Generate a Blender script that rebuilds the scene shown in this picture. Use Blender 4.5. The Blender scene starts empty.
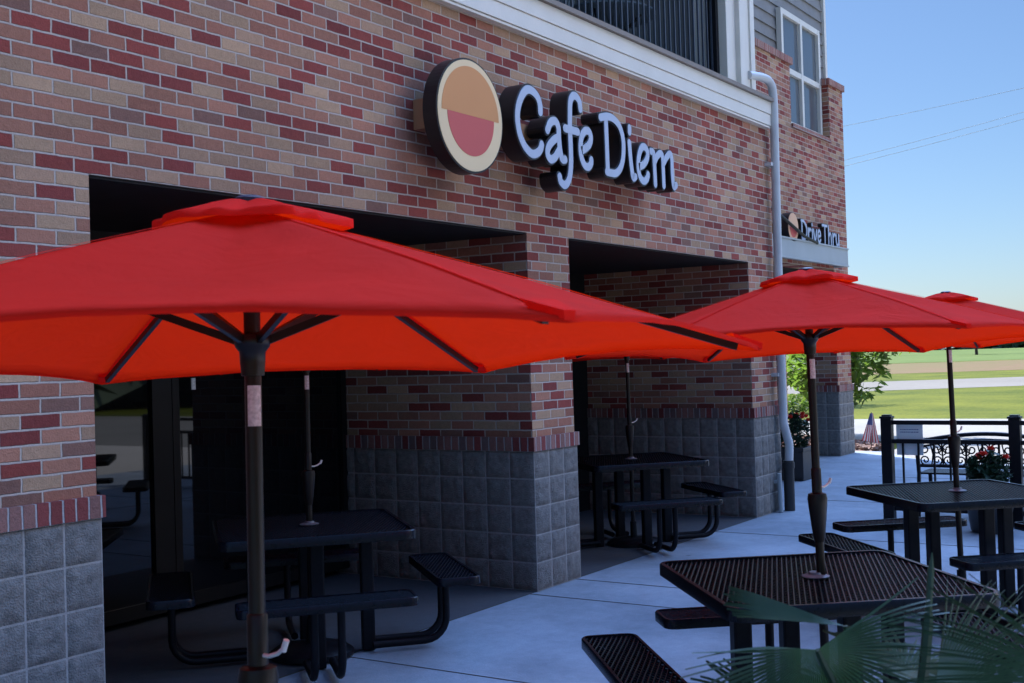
import bpy, bmesh, math, random
from mathutils import Vector, Matrix, noise
random.seed(7)
PI = math.pi
scn = bpy.context.scene
col = scn.collection
R = math.radians

# ------------------------------------------------------------------ materials
def new_mat(name):
    m = bpy.data.materials.new(name); m.use_nodes = True
    nt = m.node_tree; nt.nodes.clear()
    return m, nt
def nd(nt, t, **kw):
    n = nt.nodes.new(t)
    for k, v in kw.items():
        if k.startswith('i_'):
            n.inputs[k[2:].replace('_', ' ')].default_value = v
        else: setattr(n, k, v)
    return n
def mth(nt, op, a, b=None, c=None, clamp=False):
    n = nt.nodes.new('ShaderNodeMath'); n.operation = op; n.use_clamp = clamp
    for i, v in enumerate((a, b, c)):
        if v is None: continue
        if isinstance(v, (int, float)): n.inputs[i].default_value = v
        else: nt.links.new(v, n.inputs[i])
    return n.outputs[0]
def rgb(c): return (c[0], c[1], c[2], 1)

def plain(name, c, rough=.6, var=.12, scale=8., bump=0., bscale=60., metal=0., spec=.5, c2=None, coat=0.):
    m, nt = new_mat(name); L = nt.links.new
    tc = nd(nt, 'ShaderNodeTexCoord')
    no = nd(nt, 'ShaderNodeTexNoise'); no.inputs['Scale'].default_value = scale; no.inputs['Detail'].default_value = 5
    L(tc.outputs['Object'], no.inputs['Vector'])
    mx = nd(nt, 'ShaderNodeMix', data_type='RGBA')
    a = c if c2 is None else c
    mx.inputs[6].default_value = rgb([v*(1-var) for v in a]) if c2 is None else rgb(c)
    mx.inputs[7].default_value = rgb([v*(1+var) for v in a]) if c2 is None else rgb(c2)
    r = nd(nt, 'ShaderNodeMapRange'); r.inputs[1].default_value = .3; r.inputs[2].default_value = .7
    L(no.outputs['Fac'], r.inputs[0]); L(r.outputs[0], mx.inputs[0])
    p = nd(nt, 'ShaderNodeBsdfPrincipled'); p.inputs['Roughness'].default_value = rough
    p.inputs['Metallic'].default_value = metal; p.inputs['Specular IOR Level'].default_value = spec
    p.inputs['Coat Weight'].default_value = coat
    L(mx.outputs[2], p.inputs['Base Color'])
    if bump:
        n2 = nd(nt, 'ShaderNodeTexNoise'); n2.inputs['Scale'].default_value = bscale; n2.inputs['Detail'].default_value = 4
        L(tc.outputs['Object'], n2.inputs['Vector'])
        b = nd(nt, 'ShaderNodeBump'); b.inputs['Strength'].default_value = bump; b.inputs['Distance'].default_value = .01
        L(n2.outputs['Fac'], b.inputs['Height']); L(b.outputs[0], p.inputs['Normal'])
    o = nd(nt, 'ShaderNodeOutputMaterial'); L(p.outputs[0], o.inputs[0])
    return m

def brick_mat(name, bw, bh, off, z0, mort, ramp, mcol, x0=0.):
    m, nt = new_mat(name); L = nt.links.new
    tc = nd(nt, 'ShaderNodeTexCoord'); ge = nd(nt, 'ShaderNodeNewGeometry')
    wob = nd(nt, 'ShaderNodeTexNoise'); wob.inputs['Scale'].default_value = 14; wob.inputs['Detail'].default_value = 6; wob.inputs['Roughness'].default_value = .6
    L(tc.outputs['Object'], wob.inputs['Vector'])
    sc = nd(nt, 'ShaderNodeSeparateXYZ'); L(tc.outputs['Object'], sc.inputs[0])
    sn = nd(nt, 'ShaderNodeSeparateXYZ'); L(ge.outputs['True Normal'], sn.inputs[0])
    sw = nd(nt, 'ShaderNodeSeparateColor'); L(wob.outputs['Color'], sw.inputs[0])
    side = mth(nt, 'GREATER_THAN', mth(nt, 'ABSOLUTE', sn.outputs[0]), .7)
    u = mth(nt, 'ADD', mth(nt, 'MULTIPLY', sc.outputs[1], side),
            mth(nt, 'MULTIPLY', sc.outputs[0], mth(nt, 'SUBTRACT', 1., side)))
    u = mth(nt, 'ADD', u, mth(nt, 'MULTIPLY_ADD', sw.outputs[0], .011, 50.-x0))
    z = mth(nt, 'ADD', sc.outputs[2], mth(nt, 'MULTIPLY_ADD', sw.outputs[1], .009, 20*bh - z0 - .0045))
    rz = mth(nt, 'DIVIDE', z, bh); row = mth(nt, 'FLOOR', rz); fz = mth(nt, 'MULTIPLY', mth(nt, 'FRACT', rz), bh)
    ru = mth(nt, 'ADD', mth(nt, 'DIVIDE', u, bw), mth(nt, 'MULTIPLY', mth(nt, 'MODULO', row, 2.), off))
    cl = mth(nt, 'FLOOR', ru); fu = mth(nt, 'MULTIPLY', mth(nt, 'FRACT', ru), bw)
    d = mth(nt, 'MINIMUM', mth(nt, 'MINIMUM', fu, mth(nt, 'SUBTRACT', bw, fu)), mth(nt, 'MINIMUM', fz, mth(nt, 'SUBTRACT', bh, fz)))
    mr = nd(nt, 'ShaderNodeMapRange', interpolation_type='SMOOTHSTEP')
    mr.inputs[1].default_value = mort*.5-.0012; mr.inputs[2].default_value = mort*.5+.0018
    L(d, mr.inputs[0]); brick = mr.outputs[0]
    cv = nd(nt, 'ShaderNodeCombineXYZ'); L(cl, cv.inputs[0]); L(row, cv.inputs[1]); L(mth(nt, 'MULTIPLY', side, 37.), cv.inputs[2])
    wn = nd(nt, 'ShaderNodeTexWhiteNoise', noise_dimensions='3D'); L(cv.outputs[0], wn.inputs[0])
    rp = nd(nt, 'ShaderNodeValToRGB'); rp.color_ramp.interpolation = 'CONSTANT'
    el = rp.color_ramp.elements
    el[0].position = 0; el[0].color = rgb(ramp[0][1]); el[1].position = ramp[1][0]; el[1].color = rgb(ramp[1][1])
    for pos, c in ramp[2:]:
        e = el.new(pos); e.color = rgb(c)
    L(wn.outputs['Value'], rp.inputs[0])
    s2 = nd(nt, 'ShaderNodeSeparateColor'); L(wn.outputs['Color'], s2.inputs[0])
    gr = nd(nt, 'ShaderNodeTexNoise'); gr.inputs['Scale'].default_value = 130; gr.inputs['Detail'].default_value = 3
    L(tc.outputs['Object'], gr.inputs['Vector'])
    g3 = nd(nt, 'ShaderNodeTexNoise'); g3.inputs['Scale'].default_value = 34; g3.inputs['Detail'].default_value = 5; g3.inputs['Roughness'].default_value = .7; L(tc.outputs['Object'], g3.inputs['Vector'])
    bv = mth(nt, 'ADD', mth(nt, 'MULTIPLY_ADD', s2.outputs[1], .34, .30), mth(nt, 'ADD', mth(nt, 'MULTIPLY', gr.outputs['Fac'], .5), mth(nt, 'MULTIPLY', g3.outputs['Fac'], .55)))
    hv = nd(nt, 'ShaderNodeHueSaturation'); L(rp.outputs[0], hv.inputs['Color']); L(bv, hv.inputs['Value'])
    gm = nd(nt, 'ShaderNodeMix', data_type='RGBA'); gm.inputs[6].default_value = rgb([v*.82 for v in mcol]); gm.inputs[7].default_value = rgb([v*1.12 for v in mcol])
    L(gr.outputs['Fac'], gm.inputs[0])
    mx = nd(nt, 'ShaderNodeMix', data_type='RGBA'); L(brick, mx.inputs[0]); L(gm.outputs[2], mx.inputs[6]); L(hv.outputs[0], mx.inputs[7])
    p = nd(nt, 'ShaderNodeBsdfPrincipled'); p.inputs['Roughness'].default_value = .85; p.inputs['Specular IOR Level'].default_value = .25
    # soft weathering over several courses
    st = nd(nt, 'ShaderNodeTexNoise'); st.inputs['Scale'].default_value = 1.1; st.inputs['Detail'].default_value = 6
    L(tc.outputs['Object'], st.inputs['Vector'])
    h2 = nd(nt, 'ShaderNodeHueSaturation'); L(mx.outputs[2], h2.inputs['Color'])
    L(mth(nt, 'MULTIPLY_ADD', st.outputs['Fac'], .6, .72), h2.inputs['Value'])
    L(h2.outputs[0], p.inputs['Base Color'])
    b = nd(nt, 'ShaderNodeBump'); b.inputs['Strength'].default_value = .9; b.inputs['Distance'].default_value = .011
    L(mth(nt, 'ADD', brick, mth(nt, 'ADD', mth(nt, 'MULTIPLY', g3.outputs['Fac'], .5), mth(nt, 'MULTIPLY', gr.outputs['Fac'], .3))), b.inputs['Height']); L(b.outputs[0], p.inputs['Normal'])
    o = nd(nt, 'ShaderNodeOutputMaterial'); L(p.outputs[0], o.inputs[0])
    return m

RAMP = [(0, (.40, .245, .15)), (.14, (.365, .215, .135)), (.28, (.355, .155, .10)), (.48, (.31, .125, .082)), (.64, (.245, .052, .040)), (.82, (.205, .043, .036)), (.93, (.235, .115, .085))]
M = {}
M['brick'] = brick_mat('brick', .2033, .0677, .5, 0., .0095, RAMP, (.51, .41, .345))
M['soldier'] = brick_mat('soldier_brick', .0677, .3, 0., .9, .0095, [(0, (.21, .05, .045)), (.4, (.25, .12, .10)), (.8, (.17, .11, .105))], (.40, .37, .36))
M['rowlock'] = brick_mat('rowlock_brick', .0677, .4, 0., 5.7, .0095, [(0, (.27, .10, .08)), (.5, (.30, .14, .11))], (.40, .37, .36))
M['block'] = plain('split_face_block', (.19, .178, .165), .9, .22, 30, 1., 110, spec=.2)
M['block_joint'] = plain('block_mortar', (.33, .315, .30), .9, .1, 30, .3, 120, spec=.2)
M['white'] = plain('white_trim', (.66, .625, .56), .5, .05, 3, .1, 40)
M['ledge'] = plain('trim_flashing', (.20, .165, .14), .5, .1, 5)
M['pvc'] = plain('white_downspout', (.52, .53, .54), .35, .08, 4)
M['black_pipe'] = plain('black_pipe', (.02, .02, .022), .5)
M['siding'] = plain('grey_siding', (.17, .165, .16), .65, .1, 6, .1, 40)
M['soffit'] = plain('dark_soffit', (.022, .02, .02), .8, spec=.15)  # ceiling darkened further, porch shade put into the colour
M['frame_dark'] = plain('dark_bronze_frame', (.008, .007, .007), .5, spec=.2)
M['steel_grey'] = plain('grey_painted_steel', (.33, .36, .37), .5, .06, 3)
M['black_metal'] = plain('black_coated_metal', (.007, .007, .010), .42, .25, 30, .08, 90, spec=.22)
M['table_black'] = plain('black_plastic_coated_steel', (.005, .006, .011), .26, .25, 30, .1, 160, spec=.24)
M['rail_metal'] = plain('railing_sky_metal', (.035, .048, .07), .35, .2, 20)  # black metal made blue-grey, sky sheen put into the colour
M['table_leg'] = plain('black_coated_tube', (.006, .006, .009), .45, .25, 30, .08, 160, spec=.18)
M['pole'] = plain('bronze_pole', (.012, .008, .008), .35, .2, 20, spec=.28)
M['rib'] = plain('rib_metal', (.014, .011, .010), .45, spec=.3)
M['chrome'] = plain('bright_handle', (.75, .75, .75), .3, .1, 20)
M['collar'] = plain('collar_plastic', (.12, .13, .15), .4)
M['sticker'] = plain('pale_sticker', (.62, .62, .60), .6, .25, 140)
M['finial'] = plain('navy_finial', (.02, .02, .06), .35)
M['sign_black'] = plain('black_sign_return', (.012, .011, .013), .35)
M['letter_face'] = plain('pale_letter_face', (.42, .48, .58), .5, .04, 4)
M['raceway'] = plain('tan_raceway', (.42, .20, .10), .6, .1, 6)
M['cream'] = plain('cream_face', (.78, .58, .33), .5, .03, 3)
M['orange'] = plain('orange_face', (.62, .26, .085), .5, .03, 3)
M['red_face'] = plain('red_face', (.55, .085, .075), .5, .03, 3)
M['peach'] = plain('peach_face', (.70, .40, .24), .5, .03, 3)
M['leaf'] = plain('tree_leaf', (.075, .15, .022), .5, .5, 3)
M['leaf_far'] = plain('far_leaf', (.035, .065, .03), .7, .4, .3)
M['shrub'] = plain('shrub_leaf', (.035, .075, .02), .6, .4, 5)
M['flower_leaf'] = plain('planter_leaf', (.012, .04, .016), .55, .4, 20)
M['red_flower'] = plain('red_petal', (.60, .035, .02), .5, .3, 30)
M['bark'] = plain('bark', (.09, .07, .05), .9, .3, 20, .6, 40)
M['pot'] = plain('dark_planter', (.022, .022, .026), .45, .2, 8)
M['wire'] = plain('power_wire', (.38, .39, .40), .5)
M['wood_pole'] = plain('utility_pole_wood', (.14, .10, .07), .9)
M['paper'] = plain('white_sign_face', (.85, .87, .88), .5, .04, 4)
M['ink'] = plain('blue_ink', (.10, .17, .33), .6)
M['interior'] = plain('dark_interior', (.012, .011, .011), .8, spec=.15)  # porch darkness put into the back wall colour
M['pebble'] = plain('mulch_bark', (.17, .105, .08), .9, .5, 12, .8, 30)
M['bistro'] = plain('blue_grey_table', (.06, .085, .11), .3)
M['curtain'] = plain('window_blind', (.30, .31, .32), .7, .06, 6)

def glass(name, tint, rough=.02, spec=.42):
    m, nt = new_mat(name)
    p = nd(nt, 'ShaderNodeBsdfPrincipled'); p.inputs['Base Color'].default_value = rgb(tint)
    p.inputs['Roughness'].default_value = rough; p.inputs['IOR'].default_value = 1.5; p.inputs['Specular IOR Level'].default_value = spec
    o = nd(nt, 'ShaderNodeOutputMaterial'); nt.links.new(p.outputs[0], o.inputs[0]); return m
M['glass'] = glass('storefront_glass', (.004, .004, .005))
M['glass_win'] = glass('window_glass', (.10, .115, .13), .03, .9)
M['glass_door'] = glass('balcony_sky_glass', (.09, .16, .28), .08, 1.)  # blue sky reflection put into the base colour

def cloth(name, c, c_t, ft):
    m, nt = new_mat(name); L = nt.links.new
    tc = nd(nt, 'ShaderNodeTexCoord')
    no = nd(nt, 'ShaderNodeTexNoise'); no.inputs['Scale'].default_value = 5; no.inputs['Detail'].default_value = 6; L(tc.outputs['Object'], no.inputs['Vector'])
    hs = nd(nt, 'ShaderNodeHueSaturation'); hs.inputs['Color'].default_value = rgb(c)
    L(mth(nt, 'MULTIPLY_ADD', no.outputs['Fac'], .35, .82), hs.inputs['Value'])
    wv = nd(nt, 'ShaderNodeTexNoise'); wv.inputs['Scale'].default_value = 420; wv.inputs['Detail'].default_value = 2; L(tc.outputs['Object'], wv.inputs['Vector'])
    wr = nd(nt, 'ShaderNodeTexNoise'); wr.inputs['Scale'].default_value = 7; wr.inputs['Detail'].default_value = 3; wr.inputs['Distortion'].default_value = 1.; L(tc.outputs['Object'], wr.inputs['Vector'])
    b0 = nd(nt, 'ShaderNodeBump'); b0.inputs['Strength'].default_value = .16; b0.inputs['Distance'].default_value = .05; L(wr.outputs['Fac'], b0.inputs['Height'])
    b = nd(nt, 'ShaderNodeBump'); b.inputs['Strength'].default_value = .25; b.inputs['Distance'].default_value = .002; L(wv.outputs['Fac'], b.inputs['Height']); L(b0.outputs[0], b.inputs['Normal'])
    p = nd(nt, 'ShaderNodeBsdfPrincipled'); p.inputs['Roughness'].default_value = .75; p.inputs['Specular IOR Level'].default_value = .06
    L(hs.outputs[0], p.inputs['Base Color']); L(b.outputs[0], p.inputs['Normal'])
    t = nd(nt, 'ShaderNodeBsdfTranslucent'); t.inputs[0].default_value = rgb(c_t); L(b.outputs[0], t.inputs['Normal'])
    mx = nd(nt, 'ShaderNodeMixShader'); mx.inputs[0].default_value = ft; L(p.outputs[0], mx.inputs[1]); L(t.outputs[0], mx.inputs[2])
    o = nd(nt, 'ShaderNodeOutputMaterial'); L(mx.outputs[0], o.inputs[0]); return m
M['canopy'] = cloth('red_umbrella_cloth', (.95, .026, .016), (1., .026, .001), .49)

def palm_mat():
    m, nt = new_mat('palm_leaf'); L = nt.links.new
    tc = nd(nt, 'ShaderNodeTexCoord'); no = nd(nt, 'ShaderNodeTexNoise'); no.inputs['Scale'].default_value = 14; L(tc.outputs['Object'], no.inputs['Vector'])
    mx = nd(nt, 'ShaderNodeMix', data_type='RGBA'); mx.inputs[6].default_value = (.018, .044, .026, 1); mx.inputs[7].default_value = (.06, .10, .055, 1); L(no.outputs['Fac'], mx.inputs[0])
    p = nd(nt, 'ShaderNodeBsdfPrincipled'); p.inputs['Roughness'].default_value = .42; p.inputs['Specular IOR Level'].default_value = .35; L(mx.outputs[2], p.inputs['Base Color'])
    t = nd(nt, 'ShaderNodeBsdfTranslucent'); t.inputs[0].default_value = (.06, .15, .04, 1)
    s = nd(nt, 'ShaderNodeMixShader'); s.inputs[0].default_value = .3; L(p.outputs[0], s.inputs[1]); L(t.outputs[0], s.inputs[2])
    o = nd(nt, 'ShaderNodeOutputMaterial'); L(s.outputs[0], o.inputs[0]); return m
M['palm'] = palm_mat()
def leaf_mat(name, c, ct):
    m, nt = new_mat(name); L = nt.links.new
    tc = nd(nt, 'ShaderNodeTexCoord'); no = nd(nt, 'ShaderNodeTexNoise'); no.inputs['Scale'].default_value = 4; L(tc.outputs['Object'], no.inputs['Vector'])
    hs = nd(nt, 'ShaderNodeHueSaturation'); hs.inputs['Color'].default_value = rgb(c); L(mth(nt, 'MULTIPLY_ADD', no.outputs['Fac'], 1.2, .4), hs.inputs['Value'])
    p = nd(nt, 'ShaderNodeBsdfPrincipled'); p.inputs['Roughness'].default_value = .5; p.inputs['Specular IOR Level'].default_value = .3; L(hs.outputs[0], p.inputs['Base Color'])
    t = nd(nt, 'ShaderNodeBsdfTranslucent'); t.inputs[0].default_value = rgb(ct)
    x = nd(nt, 'ShaderNodeMixShader'); x.inputs[0].default_value = .5; L(p.outputs[0], x.inputs[1]); L(t.outputs[0], x.inputs[2])
    o = nd(nt, 'ShaderNodeOutputMaterial'); L(x.outputs[0], o.inputs[0]); return m
M['leaf'] = leaf_mat('tree_leaf_green', (.06, .11, .018), (.14, .24, .03))
M['shrub'] = leaf_mat('shrub_leaf_green', (.03, .06, .014), (.07, .12, .02))

def ground_mat(name, c1, c2, s1, s2, rough=.9, bump=.4, bscale=20., stretch=(1, 1, 1)):
    m, nt = new_mat(name); L = nt.links.new
    tc = nd(nt, 'ShaderNodeTexCoord'); mp = nd(nt, 'ShaderNodeMapping'); mp.inputs['Scale'].default_value = stretch; L(tc.outputs['Object'], mp.inputs[0])
    a = nd(nt, 'ShaderNodeTexNoise'); a.inputs['Scale'].default_value = s1; a.inputs['Detail'].default_value = 6; L(mp.outputs[0], a.inputs['Vector'])
    b = nd(nt, 'ShaderNodeTexNoise'); b.inputs['Scale'].default_value = s2; b.inputs['Detail'].default_value = 6; b.inputs['Roughness'].default_value = .7; L(mp.outputs[0], b.inputs['Vector'])
    f = mth(nt, 'ADD', mth(nt, 'MULTIPLY', a.outputs['Fac'], .5), mth(nt, 'MULTIPLY', b.outputs['Fac'], .5))
    r = nd(nt, 'ShaderNodeMapRange'); r.inputs[1].default_value = .38; r.inputs[2].default_value = .62; L(f, r.inputs[0])
    mx = nd(nt, 'ShaderNodeMix', data_type='RGBA'); mx.inputs[6].default_value = rgb(c1); mx.inputs[7].default_value = rgb(c2); L(r.outputs[0], mx.inputs[0])
    p = nd(nt, 'ShaderNodeBsdfPrincipled'); p.inputs['Roughness'].default_value = rough; p.inputs['Specular IOR Level'].default_value = .08; L(mx.outputs[2], p.inputs['Base Color'])
    n = nd(nt, 'ShaderNodeTexNoise'); n.inputs['Scale'].default_value = bscale; n.inputs['Detail'].default_value = 6; L(mp.outputs[0], n.inputs['Vector'])
    bp = nd(nt, 'ShaderNodeBump'); bp.inputs['Strength'].default_value = bump; bp.inputs['Distance'].default_value = .03; L(n.outputs['Fac'], bp.inputs['Height']); L(bp.outputs[0], p.inputs['Normal'])
    o = nd(nt, 'ShaderNodeOutputMaterial'); L(p.outputs[0], o.inputs[0]); return m
M['grass'] = ground_mat('grass', (.040, .056, .003), (.108, .112, .008), .35, 9., bump=1., bscale=7)
M['grass_far'] = ground_mat('far_grass', (.060, .092, .018), (.095, .125, .03), .02, .3, bump=.4, bscale=2)
M['field'] = ground_mat('bare_field', (.135, .085, .045), (.105, .09, .032), .03, .5, bump=.5, bscale=3, stretch=(.3, 1, 1))
M['road'] = ground_mat('pale_road', (.135, .122, .10), (.17, .155, .13), .1, 3., bump=.2)
M['drive'] = ground_mat('driveway_concrete', (.19, .18, .16), (.235, .225, .20), .3, 6., bump=.15)
M['patio'] = ground_mat('patio_concrete', (.225, .265, .305), (.275, .315, .36), .9, 14., rough=.75, bump=.12, bscale=90)
def stain(m, amount):
    nt = m.node_tree; L = nt.links.new; p = [n for n in nt.nodes if n.type == 'BSDF_PRINCIPLED'][0]; src = p.inputs['Base Color'].links[0].from_socket
    tc = nd(nt, 'ShaderNodeTexCoord'); a = nd(nt, 'ShaderNodeTexNoise'); a.inputs['Scale'].default_value = 1.1; a.inputs['Detail'].default_value = 8; a.inputs['Roughness'].default_value = .68; L(tc.outputs['Object'], a.inputs['Vector'])
    v = nd(nt, 'ShaderNodeTexVoronoi'); v.inputs['Scale'].default_value = 2.3; L(tc.outputs['Object'], v.inputs['Vector'])
    sp_ = nd(nt, 'ShaderNodeMapRange'); sp_.inputs[1].default_value = .035; sp_.inputs[2].default_value = .06; sp_.inputs[3].default_value = .62; sp_.inputs[4].default_value = 1.; L(v.outputs['Distance'], sp_.inputs[0])
    r = nd(nt, 'ShaderNodeMapRange'); r.inputs[1].default_value = .35; r.inputs[2].default_value = .62; r.inputs[3].default_value = 1-amount; r.inputs[4].default_value = 1.08; L(a.outputs['Fac'], r.inputs[0])
    g = nd(nt, 'ShaderNodeTexNoise'); g.inputs['Scale'].default_value = 160; g.inputs['Detail'].default_value = 2; L(tc.outputs['Object'], g.inputs['Vector'])
    hs = nd(nt, 'ShaderNodeHueSaturation'); L(src, hs.inputs['Color'])
    L(mth(nt, 'MULTIPLY', mth(nt, 'MULTIPLY', r.outputs[0], sp_.outputs[0]), mth(nt, 'MULTIPLY_ADD', g.outputs['Fac'], .35, .83)), hs.inputs['Value']); L(hs.outputs[0], p.inputs['Base Color'])
stain(M['patio'], .26)
M['porch'] = ground_mat('porch_shaded_concrete', (.065, .068, .075), (.085, .088, .095), .6, 14., rough=.7, bump=.12, bscale=90)  # darker slab, with porch shade also put into its colour
M['lot'] = ground_mat('parking_bounce_concrete', (.44, .41, .36), (.52, .485, .43), .3, 6., bump=.15)
M['joint'] = plain('joint_dark', (.10, .10, .10), .9)

# ------------------------------------------------------------------ mesh builder
class MB:
    def __init__(s): s.v = []; s.f = []; s.mi = []
    def add(s, vs, fs, mi=0):
        o = len(s.v); s.v += [tuple(v) for v in vs]; s.f += [tuple(i+o for i in f) for f in fs]; s.mi += [mi]*len(fs)
    def box(s, x0, x1, y0, y1, z0, z1, mi=0, mtx=None):
        vs = [Vector((x, y, z)) for x in (x0, x1) for y in (y0, y1) for z in (z0, z1)]
        if mtx: vs = [mtx @ v for v in vs]
        s.add(vs, [(0, 1, 3, 2), (4, 6, 7, 5), (0, 4, 5, 1), (2, 3, 7, 6), (0, 2, 6, 4), (1, 5, 7, 3)], mi)
    def bar(s, a, b, w, h, up=(0, 0, 1), mi=0):
        a = Vector(a); b = Vector(b); d = (b-a); n = d.normalized(); up = Vector(up)
        if abs(n.dot(up)) > .98: up = Vector((1, 0, 0))
        r = n.cross(up).normalized()*w/2; u = r.cross(n).normalized()*h/2
        vs = [p+i*r+j*u for p in (a, b) for i, j in ((-1, -1), (1, -1), (1, 1), (-1, 1))]
        s.add(vs, [(0, 1, 2, 3), (7, 6, 5, 4), (0, 4, 5, 1), (1, 5, 6, 2), (2, 6, 7, 3), (3, 7, 4, 0)], mi)
    def tube(s, pts, r, n=10, cap=True, mi=0):
        pts = [Vector(p) for p in pts]; rr = r if isinstance(r, (list, tuple)) else [r]*len(pts)
        rings = []; prev = None
        for i, p in enumerate(pts):
            t = ((pts[min(i+1, len(pts)-1)]-p).normalized() + (p-pts[max(i-1, 0)]).normalized())
            t = t.normalized() if t.length > 1e-6 else Vector((0, 0, 1))
            if prev is None:
                a = Vector((0, 0, 1)) if abs(t.z) < .9 else Vector((1, 0, 0)); u = t.cross(a).normalized()
            else:
                u = prev - t*prev.dot(t); u = u.normalized()
            prev = u; w = t.cross(u)
            rings.append([p + (u*math.cos(2*PI*k/n)+w*math.sin(2*PI*k/n))*rr[i] for k in range(n)])
        vs = [v for g in rings for v in g]; fs = []
        for i in range(len(pts)-1):
            for k in range(n):
                fs.append((i*n+k, i*n+(k+1) % n, (i+1)*n+(k+1) % n, (i+1)*n+k))
        if cap:
            fs.append(tuple(reversed(range(n)))); fs.append(tuple((len(pts)-1)*n+k for k in range(n)))
        s.add(vs, fs, mi)
    def lathe(s, prof, n=24, c=(0, 0, 0), mi=0):
        vs = []; fs = []
        for r, z in prof:
            for k in range(n): vs.append((c[0]+r*math.cos(2*PI*k/n), c[1]+r*math.sin(2*PI*k/n), c[2]+z))
        for i in range(len(prof)-1):
            for k in range(n): fs.append((i*n+k, i*n+(k+1) % n, (i+1)*n+(k+1) % n, (i+1)*n+k))
        fs.append(tuple(reversed(range(n)))); fs.append(tuple((len(prof)-1)*n+k for k in range(n)))
        s.add(vs, fs, mi)
    def prism(s, poly, f, d0, d1, mi=0):      # poly of (a,b); f(a,b,depth) -> point
        n = len(poly)
        vs = [f(a, b, d0) for a, b in poly] + [f(a, b, d1) for a, b in poly]
        s.add(vs, [tuple(reversed(range(n))), tuple(range(n, 2*n))] + [(i, (i+1) % n, n+(i+1) % n, n+i) for i in range(n)], mi)
    def build(s, name, mats, parent=None, smooth=False, bevel=0., fix=True):
        me = bpy.data.meshes.new(name); me.from_pydata([tuple(v) for v in s.v], [], s.f)
        if not isinstance(mats, (list, tuple)): mats = [mats]
        for m in mats: me.materials.append(m)
        for p, i in zip(me.polygons, s.mi): p.material_index = i
        if fix:
            bm = bmesh.new(); bm.from_mesh(me); bmesh.ops.recalc_face_normals(bm, faces=bm.faces); bm.to_mesh(me); bm.free()
        if smooth:
            for p in me.polygons: p.use_smooth = True
            if smooth != 'all': me.set_sharp_from_angle(angle=R(40))
        me.update()
        o = bpy.data.objects.new(name, me); col.objects.link(o)
        if parent: o.parent = parent
        if bevel:
            b = o.modifiers.new('bevel', 'BEVEL'); b.width = bevel; b.segments = 2; b.limit_method = 'ANGLE'
        return o

def tag(o, label=None, cat=None, group=None, kind=None):
    if label: o['label'] = label
    if cat: o['category'] = cat
    if group: o['group'] = group
    if kind: o['kind'] = kind
    return o
def empty(name, loc=(0, 0, 0), rz=0., label=None, cat=None, group=None):
    o = bpy.data.objects.new(name, None); o.empty_display_size = .1; col.objects.link(o)
    o.location = loc; o.rotation_euler = (0, 0, rz); return tag(o, label, cat, group)
def copy_tree(o, parent=None):
    c = o.copy(); col.objects.link(c); c.parent = parent
    for ch in [x for x in bpy.data.objects if x.parent == o]: copy_tree(ch, c)
    return c
def sheet(name, pts, z, mat, kind='structure'):
    mb = MB(); mb.add([(x, y, z) for x, y in pts], [tuple(range(len(pts)))])
    o = mb.build(name, mat, fix=False)
    if o.data.polygons[0].normal.z < 0: o.data.flip_normals()
    return tag(o, kind=kind)
def catmull(p, n=6):
    P = [Vector(q) for q in p]; P = [P[0]*2-P[1]] + P + [P[-1]*2-P[-2]]; out = []
    for i in range(1, len(P)-2):
        for k in range(n):
            t = k/n; a, b, c, d = P[i-1:i+3]
            out.append(.5*((2*b)+(c-a)*t+(2*a-5*b+4*c-d)*t*t+(-a+3*b-3*c+d)*t**3))
    return out+[P[-2]]

# ------------------------------------------------------------------ ground
sheet('ground', [(-900, -900), (1500, -900), (1500, 1200), (-900, 1200)], -.03, M['grass'])
def strip(name, p, q, z, mat):      # ribbon between two long parallel edges
    sheet(name, [p[0], p[1], q[1], q[0]], z, mat)
def along(a, b, t): return (a[0]+(b[0]-a[0])*t, a[1]+(b[1]-a[1])*t)
ra, rb = (46.5, 10.), (51.3, 4.66); rc, rd = (58.9, 13.9), (67.4, 7.56)
dx, dy = .66, -.75
def ln(p, s): return (p[0]+dx*s, p[1]+dy*s)
strip('road', (ln(ra, -120), ln(ra, 160)), (ln(rc, -120), ln(rc, 160)), -.022, M['road'])
strip('field', (ln((74.5, 19.5), -150), ln((74.5, 19.5), 230)), (ln((128, 24), -200), ln((128, 24), 300)), -.022, M['field'])
strip('far_field', (ln((132, 24), -400), ln((132, 24), 500)), (ln((900, 200), -900), ln((900, 200), 900)), -.018, M['grass_far'])
sheet('parking_bounce_lot', [(1.0, -34), (17.55, -34), (17.55, -8.02), (1.0, -8.02)], -.014, M['lot'])  # unseen lot, made pale and cropped to bounce sun onto the wall
sheet('driveway', [(17.6, -40), (28.6, -40), (28.6, .6), (28.4, 3.75), (27.6, 6.), (23.5, 6.), (22.2, 2.6), (21.2, 1.1), (19.2, .95), (17.6, .9)], -.012, M['drive'])
sheet('patio', [(-6, -8), (17.9, -8), (17.9, -.4), (18.3, .25), (19.0, .75), (19.4, 1.0), (19.4, 12), (12.1, 12), (12.1, 0), (-6, 0)], -.004, M['patio'])
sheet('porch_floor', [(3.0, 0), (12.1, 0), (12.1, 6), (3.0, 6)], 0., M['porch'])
mb = MB()
for x in (-1.9, .0, 2.6, 5.2, 7.17, 7.8, 10.4, 13., 15.6): mb.box(x-.004, x+.004, -8, -.002, -.003, -.0005)
for y in (-3.9, -6.2): mb.box(-6, 17.8, y-.004, y+.004, -.003, -.0002)
tag(mb.build('patio_joint', M['joint']), kind='structure')
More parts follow.
